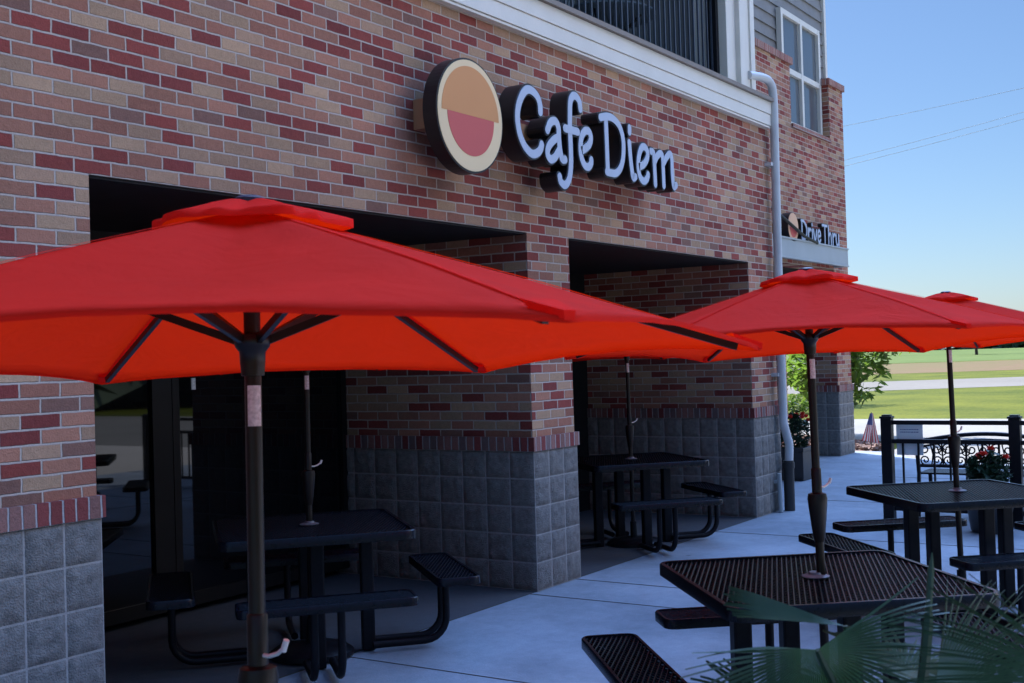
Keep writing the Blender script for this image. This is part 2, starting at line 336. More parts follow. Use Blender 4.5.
# mulch bed with loose bark
tag(sheet('mulch_bed', [(19.42, 1.05), (20.4, 1.15), (21.3, 1.7), (22.2, 2.9), (23.2, 5.8), (23.2, 9), (19.42, 9)], -.006, M['pebble']), kind='structure')
mb = MB(); rnd = random.Random(3)
for i in range(900):
    t = rnd.random()**1.6; x = 19.5+rnd.random()*2.6; y = 1.15+t*4
    if x > 20.2 and y < 1.15+(x-20.2)*.8: continue
    s = .02+rnd.random()*.035; z = .0+rnd.random()*.05
    m = Matrix.Translation((x, y, z)) @ Matrix.Rotation(rnd.random()*6, 4, 'Z') @ Matrix.Rotation(rnd.random(), 4, 'X')
    mb.box(-s, s, -s*.5, s*.5, -s*.35, s*.35, mtx=m)
tag(mb.build('bark_chips', M['pebble']), 'loose brown bark chips in the bed beside the corner column', 'mulch', kind='stuff')

# ------------------------------------------------------------------ building
B = empty('cafe_building', label='brick cafe building with dark porch openings, grey block base and white balcony trim', cat='building')
def part(name, mb, mat, parent=B, **k): return mb.build(name, mat, parent, **k)
# walls
w = MB()
w.box(-9, 3.54, 0, 6, 1.1, 2.573)            # left of the first opening
w.box(7.27, 7.86, 0, 1.9, 1.1, 2.573)
w.box(11.41, 12.1, 0, 6, 1.1, 2.573)
w.box(-9, 12.1, 0, .35, 2.573, 4.0)
part('brick_wall', w, M['brick'])
w = MB(); w.box(-9, 12.1, .352, 12, 2.56, 2.75); w.box(3.545, 7.265, .012, .35, 2.558, 2.571); w.box(7.865, 11.405, .012, .35, 2.558, 2.571); part('porch_ceiling', w, M['soffit'])  # dark plates added under the lintels, porch shade put into them
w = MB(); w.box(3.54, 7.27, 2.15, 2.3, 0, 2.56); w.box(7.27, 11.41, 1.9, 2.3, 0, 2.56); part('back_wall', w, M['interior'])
# split-face block base
def blocks(mb, org, ax, length, nrm, rows=5, bh=.2):
    n = max(1, round(length/.2)); bw = length/n; K = 9; ax = Vector(ax); nrm = Vector(nrm); org = Vector(org)
    for r in range(rows):
        for c in range(n):
            sd = Vector((org.x+c*3.7+r*1.3, org.y+r*5.1+c, c*2.2+nrm.x*9)); tilt = noise.noise(sd*1.7)*.006
            vs = []; fs = []; g = .0052
            for j in range(K+1):
                for i in range(K+1):
                    a = g+(bw-2*g)*i/K; z = g+(bh-2*g)*j/K
                    e = min(i, K-i, j, K-j)
                    d = 0. if e == 0 else (.009 if e == 1 else .0115) + noise.noise(sd+Vector((i*.42, j*.42, 0)))*.008 + noise.noise(sd*2+Vector((i*1.3, j*1.3, 3.)))*.004 + tilt*.5*(i-K/2)/K*2
                    vs.append(org+ax*(c*bw+a)+Vector((0, 0, r*bh+z))+nrm*d)
            for j in range(K):
                for i in range(K):
                    q = j*(K+1)+i; fs.append((q, q+1, q+K+2, q+K+1))
            mb.add(vs, fs)
def base(x0, x1, y0, y1, faces, core=True, name='block_base'):
    core_m = MB(); core_m.box(x0-.0135, x1+.0135, y0-.0135, y1, 0, 1.0)
    c = core_m.build(name, M['block_joint'], B)
    mb = MB()
    if 'f' in faces: blocks(mb, (x0-.014, y0-.014, 0), (1, 0, 0), x1-x0+.028, (0, -1, 0))
    if 'l' in faces: blocks(mb, (x0-.014, y0-.014, 0), (0, 1, 0), faces.get('len', y1-y0), (-1, 0, 0))
    if 'r' in faces: blocks(mb, (x1+.014, y0-.014, 0), (0, 1, 0), faces.get('len', y1-y0), (1, 0, 0))
    o = mb.build('block_faces', M['block'], c, smooth=True)
    s = MB(); s.box(x0-.028, x1+.028, y0-.028, y1, 1.0, 1.1)
    part('soldier_course', s, M['soldier'])
base(-1.06, 3.54, 0, 2.0, {'f': 1, 'r': 1})
base(7.27, 7.86, 0, 1.9, {'f': 1, 'l': 1, 'r': 1})
base(11.41, 12.1, 0, 6, {'f': 1, 'l': 1, 'len': 2.0})
# storefront glazing in the first porch
sf = MB()
for x in (3.56, 5.36, 5.53, 7.23): sf.box(x-.03, x+.03, 1.74, 1.80, .1, 2.55)
sf.box(5.36, 5.53, 1.745, 1.795, .1, 2.55)
for z in (.05, 2.5): sf.box(3.54, 7.26, 1.742, 1.798, z, z+.09)
st = part('storefront', sf, M['frame_dark'])
g = MB(); g.box(3.6, 5.33, 1.765, 1.775, .14, 2.5); g.build('pane', M['glass'], st)
g = MB(); g.box(5.56, 7.20, 1.765, 1.775, .14, 2.5); g.build('pane', M['glass'], st)
g = MB(); g.box(5.685, 5.72, 1.755, 1.763, 1.52, 1.60); g.build('pane_mark', M['sticker'], st)  # small pale mark set on the right pane
# balcony trim and balcony
t = MB()
t.box(-9, 12.02, -.052, .3, 4.0, 4.018); t.box(-9, 12.02, -.042, .3, 4.018, 4.024); t.box(-9, 12.02, -.060, .3, 4.024, 4.135); t.box(-9, 12.02, -.054, .3, 4.135, 4.142); t.box(-9, 12.02, -.068, .3, 4.142, 4.27)
part('balcony_trim', t, M['white'], bevel=.004)
t = MB(); t.box(-9, 12.03, -.10, .4, 4.272, 4.31); part('balcony_ledge', t, M['ledge'])
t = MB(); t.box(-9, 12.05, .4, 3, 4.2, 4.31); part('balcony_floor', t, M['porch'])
t = MB(); t.box(11.05, 11.30, -.0, .35, 4.312, 7.2); t.box(11.30, 11.62, -.03, .38, 4.312, 7.2); t.box(11.27, 11.33, -.05, .1, 4.312, 7.2)
t.box(11.55, 11.66, -.05, .3, 4.312, 7.2)
part('balcony_post', t, M['white'], bevel=.006)
rl = MB(); rl.box(4.5, 11.05, .10, .15, 4.40, 4.43); rl.box(4.5, 11.05, .09, .16, 5.20, 5.26)
rail = part('balcony_railing', rl, M['black_metal'])
bal0 = None
for k in range(58):
    x = 4.98+k*.105
    if bal0 is None:
        m_ = MB(); m_.box(-.0085, .0085, -.0085, .0085, 4.43, 5.20); bal0 = m_.build('baluster', M['rail_metal'], rail); o = bal0
    else:
        o = bal0.copy(); col.objects.link(o)
    o.parent = rail; o.location = (x, .125, 0)
t = MB(); t.box(10.98, 11.04, .08, .17, 4.312, 5.3); t.build('rail_post', M['black_metal'], rail)
# wall behind the balcony with glazed doors
t = MB(); t.box(-9, 12.1, 2.6, 2.9, 4.31, 7.2); part('balcony_wall', t, M['siding'])
dr = MB()
for x in (6.5, 8.1, 9.7, 11.3): dr.box(x-.05, x+.05, 2.54, 2.62, 4.312, 6.6)
dr.box(6.45, 11.35, 2.545, 2.615, 6.55, 6.65)
d_ = part('balcony_door', dr, M['white'])
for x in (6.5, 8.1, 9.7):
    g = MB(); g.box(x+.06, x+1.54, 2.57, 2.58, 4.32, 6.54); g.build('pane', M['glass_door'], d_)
t = MB(); t.box(-9, 12.1, 1.7, 12, 7.2, 12.0); part('upper_storey', t, M['siding'])  # unseen storey, height and setback shaped to shade patio, open balcony to sky
t = MB(); t.box(-9, 12.05, .0, .35, 7.202, 7.6); part('balcony_beam', t, M['white'])
t = MB(); t.box(-9.3, 12.09, 1.4, 12.3, 12.002, 12.3); part('roof', t, M['ledge'])
t = MB(); t.box(12.11, 19.3, 1.1, 12.3, 10.202, 10.5); part('roof', t, M['ledge'])
t = MB(); t.box(12.04, 12.1, .36, 2.6, 4.31, 7.2); part('balcony_side_wall', t, M['siding'])
# set-back wing
w = MB(); Y = 1.42
w.box(12.1, 19.1, Y, Y+.3, 2.9, 4.93)
w.box(12.1, 16.72, Y, Y+.3, 4.93, 5.8); w.box(18.43, 19.1, Y, Y+.3, 4.93, 5.8)
w.box(18.8, 19.1, Y+.3, 12, 2.9, 5.8)
w.box(18.42, 19.1, Y, 1.84, 1.1, 2.9)
w.box(12.1, 18.8, 7.9, 8.2, 0, 2.86); w.box(18.8, 19.1, 2.5, 8.2, 0, 2.9); w.box(18.8, 19.1, 1.84, 2.5, 2.2, 2.9)  # unseen end wall and side beam added to block sun under the wing
part('wing_brick_wall', w, M['brick'])
base(18.42, 19.1, Y, 1.84, {'f': 1, 'l': 1, 'r': 1})
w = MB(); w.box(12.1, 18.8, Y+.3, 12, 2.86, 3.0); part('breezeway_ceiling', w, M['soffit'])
w = MB(); w.box(12.1, 16.78, Y-.03, Y+.3, 5.80, 5.90); w.box(18.38, 19.14, Y-.03, Y+.3, 5.80, 5.90); w.box(16.74, 18.41, Y-.025, Y+.16, 4.89, 4.95)
part('brick_cap', w, M['rowlock'])
w = MB()
z = 4.9; k = 0
while z < 10.2:
    mtx = None; z1 = min(z+.18, 10.2)
    vs = [(12.1, 1.60, z), (18.78, 1.60, z), (18.78, 1.622, z1), (12.1, 1.622, z1)]
    w.add(vs+[(x, 2.2, q) for x, y, q in vs], [(0, 1, 2, 3), (4, 7, 6, 5), (0, 4, 5, 1), (2, 6, 7, 3), (1, 5, 6, 2), (0, 3, 7, 4)])
    z = z1
part('siding_wall', w, M['siding'])
w = MB(); w.box(18.78, 18.87, 1.57, 12, 5.82, 10.2); part('corner_trim', w, M['white'])
w = MB(); w.box(12.1, 18.78, 2.2, 12, 5.0, 10.2); part('wing_core', w, M['siding'])
# window of the wing
f = MB(); yf = 1.555
for x in (16.76, 17.565, 18.37): f.box(x-.04, x+.04, yf-.03, 1.60, 4.955, 6.658)
for z in (4.99, 5.78, 6.62): f.box(16.722, 18.408, yf-.027, 1.598, z-.04, z+.04)
wn = part('window', f, M['white'])
for x0, x1 in ((16.80, 17.525), (17.605, 18.33)):
    for z0, z1 in ((5.03, 5.74), (5.82, 6.58)):
        g = MB(); g.box(x0, x1, 1.575, 1.59, z0, z1); g.build('pane', M['glass_win'], wn)
# steel canopy over the breezeway
c = MB(); c.box(13.6, 18.44, 1.20, 1.26, 2.93, 3.22); c.box(18.38, 18.44, 1.26, 1.41, 2.93, 3.22)
c.box(13.6, 18.38, 1.26, 1.41, 3.12, 3.16)
c.box(13.6, 18.44, 1.185, 1.20, 2.93, 2.955); c.box(13.6, 18.44, 1.185, 1.20, 3.195, 3.22)
cn = part('steel_canopy', c, M['steel_grey'], bevel=.004)
m_ = MB(); m_.tube([(17.0, 1.19, 3.21), (16.4, 1.17, 3.27), (15.7, 1.16, 3.43), (14.6, 1.2, 3.72), (14.0, 1.40, 3.95)], .022, 8); m_.build('tie_rod', M['black_metal'], cn, smooth=True)
# downspout
d = MB()
path = catmull([(11.50, -.03, 4.47), (11.80, -.05, 4.50), (11.98, -.07, 4.48), (12.05, -.08, 4.34), (12.05, -.08, 3.9)], 5)+[Vector((12.03, -.08, 2.5)), Vector((12.01, -.09, .92))]+catmull([(12.02, -.10, .86), (12.04, -.115, .76), (12.06, -.125, .68), (12.05, -.12, .48)], 4)
d.tube(path, .044, 14); ds = part('downspout', d, M['pvc'], smooth=True)
d = MB(); d.tube([(12.05, -.115, .52), (12.05, -.115, 0.0)], .055, 14); d.tube([(12.05, -.115, .50), (12.05, -.115, .44)], .063, 14); d.build('pipe_boot', M['black_pipe'], ds, smooth=True)
d = MB(); d.tube([(11.87, -.08, .40), (11.88, -.08, 0.)], .024, 10); d.tube([(11.92, -.07, .38), (11.92, -.07, 0.)], .016, 10)
d.box(11.84, 11.95, -.06, -.03, .30, .33); d.build('wall_conduit', M['steel_grey'], ds, smooth=True)
for z in (3.6, 1.4):
    d = MB(); d.box(11.94, 12.13, -.075, -.002, z, z+.035); d.build('pipe_strap', M['pvc'], ds)

# ------------------------------------------------------------------ wall signs
def ribbon(pts, wd, tap=1.):
    P = catmull([(p[0], p[1], 0) for p in pts], 7); n = len(P); L_ = []; R_ = []
    for i, p in enumerate(P):
        t = (P[min(i+1, n-1)]-P[max(i-1, 0)]).normalized(); nn = Vector((-t.y, t.x, 0)); h = wd/2
        L_.append(p+nn*h); R_.append(p-nn*h)
    return P, L_, R_
def stroke(mb, pts, wd, y0, y1):
    P, L_, R_ = ribbon(pts, wd); n = len(P); vs = []; fs = []
    for yy in (y0, y1):
        vs += [(p.x, yy, p.y) for p in L_]+[(p.x, yy, p.y) for p in R_]
    for i in range(n-1):
        fs += [(i, i+1, n+i+1, n+i), (2*n+i, 3*n+i, 3*n+i+1, 2*n+i+1), (i, 2*n+i, 2*n+i+1, i+1), (n+i, n+i+1, 3*n+i+1, 3*n+i)]
    fs += [(0, n, 3*n, 2*n), (n-1, 3*n-1, 4*n-1, 2*n-1)]
    mb.add(vs, fs)
    for e in (P[0], P[-1]):          # round ends
        poly = [(e.x+wd/2*math.cos(2*PI*k/14), e.y+wd/2*math.sin(2*PI*k/14)) for k in range(14)]
        mb.prism(poly, lambda a, b, dd: (a, dd, b), y0+.0006, y1-.0006)
def letters(parent, strokes_list, wd, yface, yback, ret=.012):
    for strokes in strokes_list:
        mb = MB()
        for i, s_ in enumerate(strokes): stroke(mb, s_, wd+2*ret, yface+.004+i*.0015, yback+i*.0015)
        lt = mb.build('letter', M['sign_black'], parent)
        mb = MB()
        for i, s_ in enumerate(strokes): stroke(mb, s_, wd, yface-.002-i*.0015, yface+.003-i*.0015)
        mb.build('letter_face', M['letter_face'], lt)
def disc(parent, cx, cz, r, yf, yb, logo):
    mb = MB(); poly = [(cx+r*math.cos(2*PI*k/64), cz+r*math.sin(2*PI*k/64)) for k in range(64)]
    P = lambda a, b, dd: (a, dd, b)
    mb.prism(poly, P, yf+.004, yb); dk = mb.build('logo_disc', M['sign_black'], parent)
    mb = MB(); mb.prism([(cx+(x-cx)*.965, cz+(z_-cz)*.965) for x, z_ in poly], P, yf, yf+.005); mb.build('cream_face' if logo else 'peach_face', M['cream'] if logo else M['peach'], dk)
    mb = MB(); rr = r*.855; mb.prism([(cx+rr*math.cos(a), cz+rr*math.sin(a)) for a in [PI*k/32 for k in range(33)]], P, yf-.002, yf+.003)
    mb.build('orange_half', M['orange'] if logo else M['peach'], dk)
    mb = MB(); rr = r*.70; mb.prism([(cx+rr*math.cos(a), cz-.002*r+rr*math.sin(a)) for a in [PI+PI*k/32 for k in range(33)]], P, yf-.002, yf+.003)
    mb.build('red_half', M['red_face'], dk)
CAFE = [
 [[(7.067,3.371),(7.063,3.422),(7.031,3.472),(6.965,3.501),(6.897,3.497),(6.833,3.445),(6.785,3.365),(6.77,3.292),(6.779,3.222),(6.808,3.155),(6.864,3.097),(6.94,3.065),(7.009,3.079),(7.052,3.109),(7.072,3.145)]],
 [[(7.153,3.258),(7.197,3.317),(7.262,3.336),(7.303,3.298),(7.306,3.223),(7.318,3.137),(7.343,3.078),(7.387,3.08)],[(7.301,3.229),(7.225,3.194),(7.161,3.142),(7.144,3.09),(7.181,3.056),(7.242,3.078),(7.301,3.135)]],
 [[(7.625,3.48),(7.615,3.53),(7.571,3.562),(7.52,3.557),(7.482,3.509),(7.471,3.411),(7.465,3.309),(7.468,3.182),(7.465,3.055),(7.436,2.95),(7.376,2.896),(7.316,2.912),(7.302,2.948)],[(7.396,3.305),(7.576,3.305)]],
 [[(7.624,3.174),(7.698,3.206),(7.75,3.243),(7.769,3.294),(7.738,3.332),(7.68,3.324),(7.63,3.274),(7.61,3.194),(7.621,3.125),(7.664,3.072),(7.716,3.065),(7.757,3.092),(7.767,3.123)]],
 [[(8.01,3.459),(8.014,3.265),(8.017,3.059)],[(7.924,3.463),(8.021,3.486),(8.114,3.486),(8.206,3.454),(8.262,3.389),(8.282,3.3),(8.266,3.195),(8.22,3.116),(8.146,3.068),(8.063,3.06),(7.999,3.062)]],
 [[(8.395,3.452),(8.393,3.42)],[(8.38,3.334),(8.39,3.234),(8.408,3.132),(8.428,3.065),(8.469,3.075)]],
 [[(8.535,3.162),(8.621,3.192),(8.684,3.247),(8.695,3.296),(8.659,3.332),(8.605,3.329),(8.559,3.284),(8.528,3.204),(8.528,3.134),(8.562,3.074),(8.62,3.057),(8.673,3.084),(8.694,3.118)]],
 [[(8.759,3.316),(8.803,3.303),(8.813,3.215),(8.821,3.054)],[(8.82,3.24),(8.863,3.287),(8.927,3.319),(8.964,3.293),(8.97,3.197),(8.974,3.058)],[(8.982,3.247),(9.041,3.303),(9.107,3.336),(9.137,3.29),(9.138,3.18),(9.158,3.071),(9.207,3.086)]],
]
S1 = empty('wall_sign', label='large wall sign reading Cafe Diem with a round orange and red logo', cat='sign', group='channel letter signs on the brick walls')
mb = MB(); mb.box(5.98, 9.1, -.105, -.002, 3.125, 3.315); mb.build('raceway', M['raceway'], S1)
mb = MB(); mb.box(6.045, 6.075, -.109, -.104, 3.15, 3.19); mb.build('raceway_label', M['sign_black'], S1)
disc(S1, 6.228, 3.216, .365, -.272, -.165, True)
letters(S1, CAFE, .058, -.272, -.125)
S2 = empty('wall_sign', label='small wall sign reading Drive Thru with a round peach logo above the steel canopy', cat='sign', group='channel letter signs on the brick walls')
mb = MB(); mb.box(15.8, 18.1, 1.33, 1.417, 3.30, 3.42); mb.build('raceway', M['raceway'], S2)
disc(S2, 16.06, 3.375, .205, 1.20, 1.33, False)
def gl(x, st, k=.26, s=.21): return [[(x+a*s, 3.255+b*k) for a, b in q] for q in st]
G = {'D': [[(.12, 1.), (.12, .5), (.12, 0)], [(.0, 1.), (.5, .97), (.95, .72), (1.05, .45), (.9, .15), (.5, .0), (.1, .0)]],
     'r': [[(.1, .62), (.12, .3), (.12, 0)], [(.12, .4), (.4, .62), (.62, .55)]],
     'i': [[(.1, .92), (.1, .86)], [(.1, .62), (.1, .3), (.12, 0)]],
     'v': [[(.0, .62), (.32, 0.), (.65, .62)]],
     'e': [[(.05, .32), (.6, .36), (.5, .6), (.25, .62), (.05, .35), (.15, .05), (.4, .0), (.62, .12)]],
     'T': [[(.0, 1.), (.5, 1.), (1., 1.)], [(.5, .98), (.5, .5), (.5, 0)]],
     'h': [[(.1, 1.), (.1, .5), (.1, 0)], [(.1, .4), (.4, .62), (.62, .45), (.64, 0)]],
     'u': [[(.05, .62), (.06, .2), (.28, 0), (.55, .15), (.6, .62)], [(.62, .62), (.62, .3), (.66, 0)]]}
xs = 16.56; seq = [('D', .27), ('r', .165), ('i', .075), ('v', .175), ('e', .22), ('T', .255), ('h', .195), ('r', .165), ('u', .15)]
lt = []
for ch, adv in seq:
    lt.append(gl(xs, G[ch])); xs += adv
letters(S2, lt, .036, 1.265, 1.33, .012)

# ------------------------------------------------------------------ picnic tables
def rsquare(hx, hy, r, n=5):
    out = []
    for cx, cy, a0 in ((hx-r, hy-r, 0), (-hx+r, hy-r, 90), (-hx+r, -hy+r, 180), (hx-r, -hy+r, 270)):
        for k in range(n+1):
            a = R(a0+90*k/n); out.append((cx+r*math.cos(a), cy+r*math.sin(a)))
    return out
def rim(mb, hx, hy, r, t, z0, z1, off=(0, 0), mtx=None):
    o = rsquare(hx, hy, r); i_ = rsquare(hx-t, hy-t, max(r-t, .005)); n = len(o)
    prof = []
    vs = []
    for ring, z in ((o, z0), (o, z1-.006), ([(x*(1-.004/hx), y*(1-.004/hy)) for x, y in o], z1), (i_, z1), (i_, z0)):
        vs += [(x+off[0], y+off[1], z) for x, y in ring]
    if mtx: vs = [mtx @ Vector(v) for v in vs]
    fs = []
    for a in range(5):
        b = (a+1) % 5
        for k in range(n): fs.append((a*n+k, a*n+(k+1) % n, b*n+(k+1) % n, b*n+k))
    mb.add(vs, fs)
def clipline(p, d, hx, hy):
    t0, t1 = -9., 9.
    for c, v, h in ((p[0], d[0], hx), (p[1], d[1], hy)):
        if abs(v) < 1e-6:
            if abs(c) > h: return None
            continue
        a, b = (-h-c)/v, (h-c)/v; t0 = max(t0, min(a, b)); t1 = min(t1, max(a, b))
    return (t0, t1) if t1-t0 > .012 else None
def slats(mb, hx, hy, r, z, pitch, wd, mtx=None, skip=0.):     # expanded diamond mesh: two crossing families of strands
    for ang, zo, w_ in ((-20., 0., wd), (20., -.0045, wd*.8)):
        d = (math.cos(R(ang)), math.sin(R(ang))); nn = (-d[1], d[0]); m_ = int(1.6*max(hx, hy)/pitch)+2
        for k in range(-m_, m_+1):
            off = (k+.5)*pitch; p = (nn[0]*off, nn[1]*off); c = clipline(p, d, hx-.014, hy-.014)
            if not c: continue
            prof = [(-w_/2, -.006), (-w_/2, -.001), (-w_*.2, .0022), (w_*.2, .0022), (w_/2, -.001), (w_/2, -.006)]
            vs = [Vector((p[0]+d[0]*t+nn[0]*a, p[1]+d[1]*t+nn[1]*a, z+b+zo)) for t in c for a, b in prof]
            q = []
            for v in vs:      # keep the strands inside the rounded corners
                ex = abs(v.x)-(hx-r); ey = abs(v.y)-(hy-r)
                if ex > 0 and ey > 0 and ex*ex+ey*ey > (r-.008)**2:
                    f = (r-.008)/math.hypot(ex, ey); v = Vector((math.copysign(hx-r+ex*f, v.x), math.copysign(hy-r+ey*f, v.y), v.z))
                q.append(mtx @ v if mtx else v)
            mb.add(q, [(0, 1, 2, 3, 4, 5), (11, 10, 9, 8, 7, 6)]+[(i, (i+1) % 6, 6+(i+1) % 6, 6+i) for i in range(6)])
TH = .53
def make_table():
    T = empty('picnic_table')
    mb = MB(); slats(mb, TH, TH, .07, .744, .0205, .0085); top = mb.build('table_top', M['table_black'], T, smooth=True)
    mb = MB(); rim(mb, TH, TH, .07, .022, .700, .7515); mb.build('table_rim', M['table_black'], top, smooth=True)
    mb = MB(); mb.bar((-.5, -.28, .722), (.5, -.28, .722), .04, .02); mb.bar((-.5, .28, .722), (.5, .28, .722), .04, .02); mb.build('underframe', M['table_black'], T)
    mb = MB(); mb.lathe([(.02, .7475), (.052, .7475), (.056, .752), (.045, .756), (.03, .760), (.026, .768), (.02, .768)], 24); mb.build('umbrella_collar', M['collar'], T, smooth=True)
    for k in range(4):
        m4 = Matrix.Rotation(PI/2*k, 4, 'Z')
        mb = MB(); mb.box(.285, .360, -.0375, .0375, .0, .722, mtx=m4); mb.build('leg', M['table_leg'], T, bevel=.01)
        ms = m4 @ Matrix.Translation((.775, 0, 0)) @ Matrix.Rotation(PI/2, 4, 'Z')
        mb = MB(); slats(mb, .46, .125, .05, .452, .0205, .0085, ms); st_ = mb.build('seat', M['table_black'], T, smooth=True)
        mb = MB(); rim(mb, .46, .125, .05, .016, .415, .459, mtx=ms); mb.build('seat_rim', M['table_black'], st_, smooth=True)
        mb = MB()
        for s in (-.07, .07):
            pts = [(.775, s, .44), (.775, s, .30)]+[(.775-.13*(1-math.cos(a)), s, .17-.13*math.sin(a)+.0) for a in [R(15*i) for i in range(0, 7)]]+[(.34, s, .04)]
            mb.tube([m4 @ Vector(p) for p in pts], .0215, 10)
        a = m4 @ Vector((.775, -.11, .437)); b = m4 @ Vector((.775, .11, .437)); mb.bar(a, b, .05, .012)
        mb.build('seat_support', M['table_leg'], T, smooth=True)
    return T
table0 = make_table()
TABLES = [((1.66, -2.90), 41, 'black square picnic table holding the nearest large red umbrella'),
          ((4.76, -2.94), 41, 'black slatted picnic table nearest the palm, under the middle red umbrella'),
          ((7.92, -2.77), 43, 'black picnic table in front of the fence and scroll bench, under the rear umbrella'),
          ((5.13, .18), 49, 'black picnic table in the dark porch between left brick wall and block pillar'),
          ((9.45, .36), 49, 'black picnic table in the second porch opening beside the downspout pillar')]
for i, ((x, y), a, lab) in enumerate(TABLES):
    o = table0 if i == 0 else copy_tree(table0)
    o.location = (x, y, -.003 if y < 0 else .001); o.rotation_euler = (0, 0, R(a))
    tag(o, lab, 'picnic table', 'black picnic tables on the patio')

# ------------------------------------------------------------------ umbrellas  (local z = 0 on the rim plane)
UR = 1.03; UH = .312
def hexr(a):          # radius factor along a straight hexagon edge, pulled in a little
    b = (a % (PI/3))-PI/6
    return math.cos(PI/6)/math.cos(b)
def canopy_pt(f, a):
    e = hexr(a); b = abs((a % (PI/3))-PI/6)/(PI/6)      # b = 1 on a rib
    pull = 1-.022*(1-b*b)*f
    r = UR*f*e*pull
    z = (UH-.012)*(1-f) + .010*math.sin(PI*min(f, 1))*b - .018*math.sin(PI*f)*(1-b)*.9
    z += .018*(1-b*b)*f**3                              # edge drawn up between the ribs
    z += noise.noise(Vector((r*math.cos(a)*3, r*math.sin(a)*3, 1.7)))*.006*f + noise.noise(Vector((a*9, f*1.5, 4.1)))*.005*f*(1-b) - .004*math.exp(-((1-b)*14)**2)
    return (r*math.cos(a), r*math.sin(a), z)
ROT_EXTRA = []
def make_umbrella():
    U = empty('patio_umbrella')
    NA, NF = 96, 14; vs = []; fs = []
    for j in range(NF+1):
        f = .04+.96*j/NF
        for k in range(NA): vs.append(canopy_pt(f, 2*PI*k/NA))
    for j in range(NF):
        for k in range(NA): fs.append((j*NA+k, j*NA+(k+1) % NA, (j+1)*NA+(k+1) % NA, (j+1)*NA+k))
    j = NF
    for k in range(NA):                  # narrow hem
        a = 2*PI*k/NA; x, y, z = canopy_pt(1., a); vs.append((x*.997, y*.997, z-.008))
    for k in range(NA): fs.append((j*NA+k, j*NA+(k+1) % NA, (j+1)*NA+(k+1) % NA, (j+1)*NA+k))
    mb = MB(); mb.add(vs, fs); mb.build('canopy', M['canopy'], U, smooth='all')
    # corner pockets
    for k in range(6):
        mb = MB(); a = k*PI/3; m = Matrix.Rotation(a, 4, 'Z'); p = []
        mb.add([m @ Vector(v) for v in [(UR*.935, -.030, .0245), (UR*.935, .030, .0245), (UR+.002, .010, .003), (UR+.002, -.010, .003), (UR*.95, -.022, .006), (UR*.95, .022, .006), (UR+.001, .008, -.010), (UR+.001, -.008, -.010)]],
               [(0, 1, 2, 3), (4, 7, 6, 5), (3, 2, 6, 7), (0, 3, 7, 4), (1, 5, 6, 2)])
        mb.build('corner_pocket', M['canopy'], U, smooth=True)
    for k in range(6):                    # stitched seams along the ribs
        mb = MB(); a = k*PI/3; t = Vector((-math.sin(a), math.cos(a), 0))*.006; prev = None
        for j in range(17):
            p = Vector(canopy_pt(.16+.80*j/16, a))+Vector((0, 0, .0025))
            if prev is not None: mb.add([prev-t, prev+t, p+t, p-t], [(0, 1, 2, 3)])
            prev = p
        mb.build('seam', M['canopy'], U, fix=False)
    ROT_EXTRA.append('seam')
    # vent cap: a small second roof with a ruffled edge
    vs = []; fs = []; NA = 72; prof = [.02, .3, .6, .85, 1., 1.03]
    for j, f in enumerate(prof):
        for k in range(NA):
            a = 2*PI*k/NA; e = .25+.75*hexr(a); ru = math.sin(a*11+1.3)*.45+math.sin(a*5+.4)*.4+math.sin(a*17)*.3
            r = .198*min(f, 1.)*e*(1+(.035*ru if f > .8 else 0))
            bb = abs((a % (PI/3))-PI/6)/(PI/6)
            z = UH+.006-.050*min(f, 1.)**1.6 + .007*ru*min(f, 1.)**3 - .010*(1-bb)*math.sin(PI*min(f, 1.)) - ((.012+.006*ru) if j == 5 else 0)
            vs.append((r*math.cos(a), r*math.sin(a), z))
    for j in range(len(prof)-1):
        for k in range(NA): fs.append((j*NA+k, j*NA+(k+1) % NA, (j+1)*NA+(k+1) % NA, (j+1)*NA+k))
    mb = MB(); mb.add(vs, fs); mb.build('vent_cap', M['canopy'], U, smooth='all')
    mb = MB(); mb.lathe([(.0, UH-.006), (.030, UH-.006), (.032, UH+.006), (.024, UH+.011), (.0, UH+.012)], 18); mb.build('finial', M['finial'], U, smooth=True)
    # pole, sleeves, hub
    mb = MB(); mb.lathe([(.0165, -.52), (.0165, UH-.01)], 18); mb.lathe([(.0180, -1.62), (.0180, -.52)], 18)
    mb.build('pole', M['pole'], U, smooth=True)
    mb = MB(); mb.lathe([(.022, -.60), (.036, -.605), (.040, -.625), (.037, -.66), (.031, -.72), (.024, -.78), (.0195, -.80)], 20)
    mb.lathe([(.0175, -.50), (.0205, -.505), (.0205, -.60)], 18); mb.build('crank_housing', M['pole'], U, smooth=True)
    mb = MB(); mb.lathe([(.018, -.035), (.023, -.035), (.025, -.01), (.026, .012), (.034, .022), (.038, .036), (.034, .046), (.018, .05)], 20); mb.build('runner', M['pole'], U, smooth=True)
    mb = MB(); mb.lathe([(.022, UH-.075), (.05, UH-.07), (.055, UH-.05), (.03, UH-.04), (.022, UH-.02)], 20); mb.build('top_hub', M['pole'], U, smooth=True)
    mb = MB(); mb.tube([(.018, 0, -.580), (.036, 0, -.580), (.055, .006, -.574), (.072, .008, -.562)], .0045, 8); mb.tube([(.070, .008, -.568), (.080, .008, -.546)], .006, 8); mb.build('crank_handle', M['chrome'], U, smooth=True)
    vs = []; n = 8          # sticker wrapped on the pole
    for z in (-.055, -.135):
        for k in range(n+1):
            a = R(-60+100*k/n); vs.append((.0171*math.cos(a), .0171*math.sin(a), z))
    mb = MB(); mb.add(vs, [(k, k+1, n+2+k, n+1+k) for k in range(n)]); mb.build('sticker', M['sticker'], U, smooth='all', fix=False)
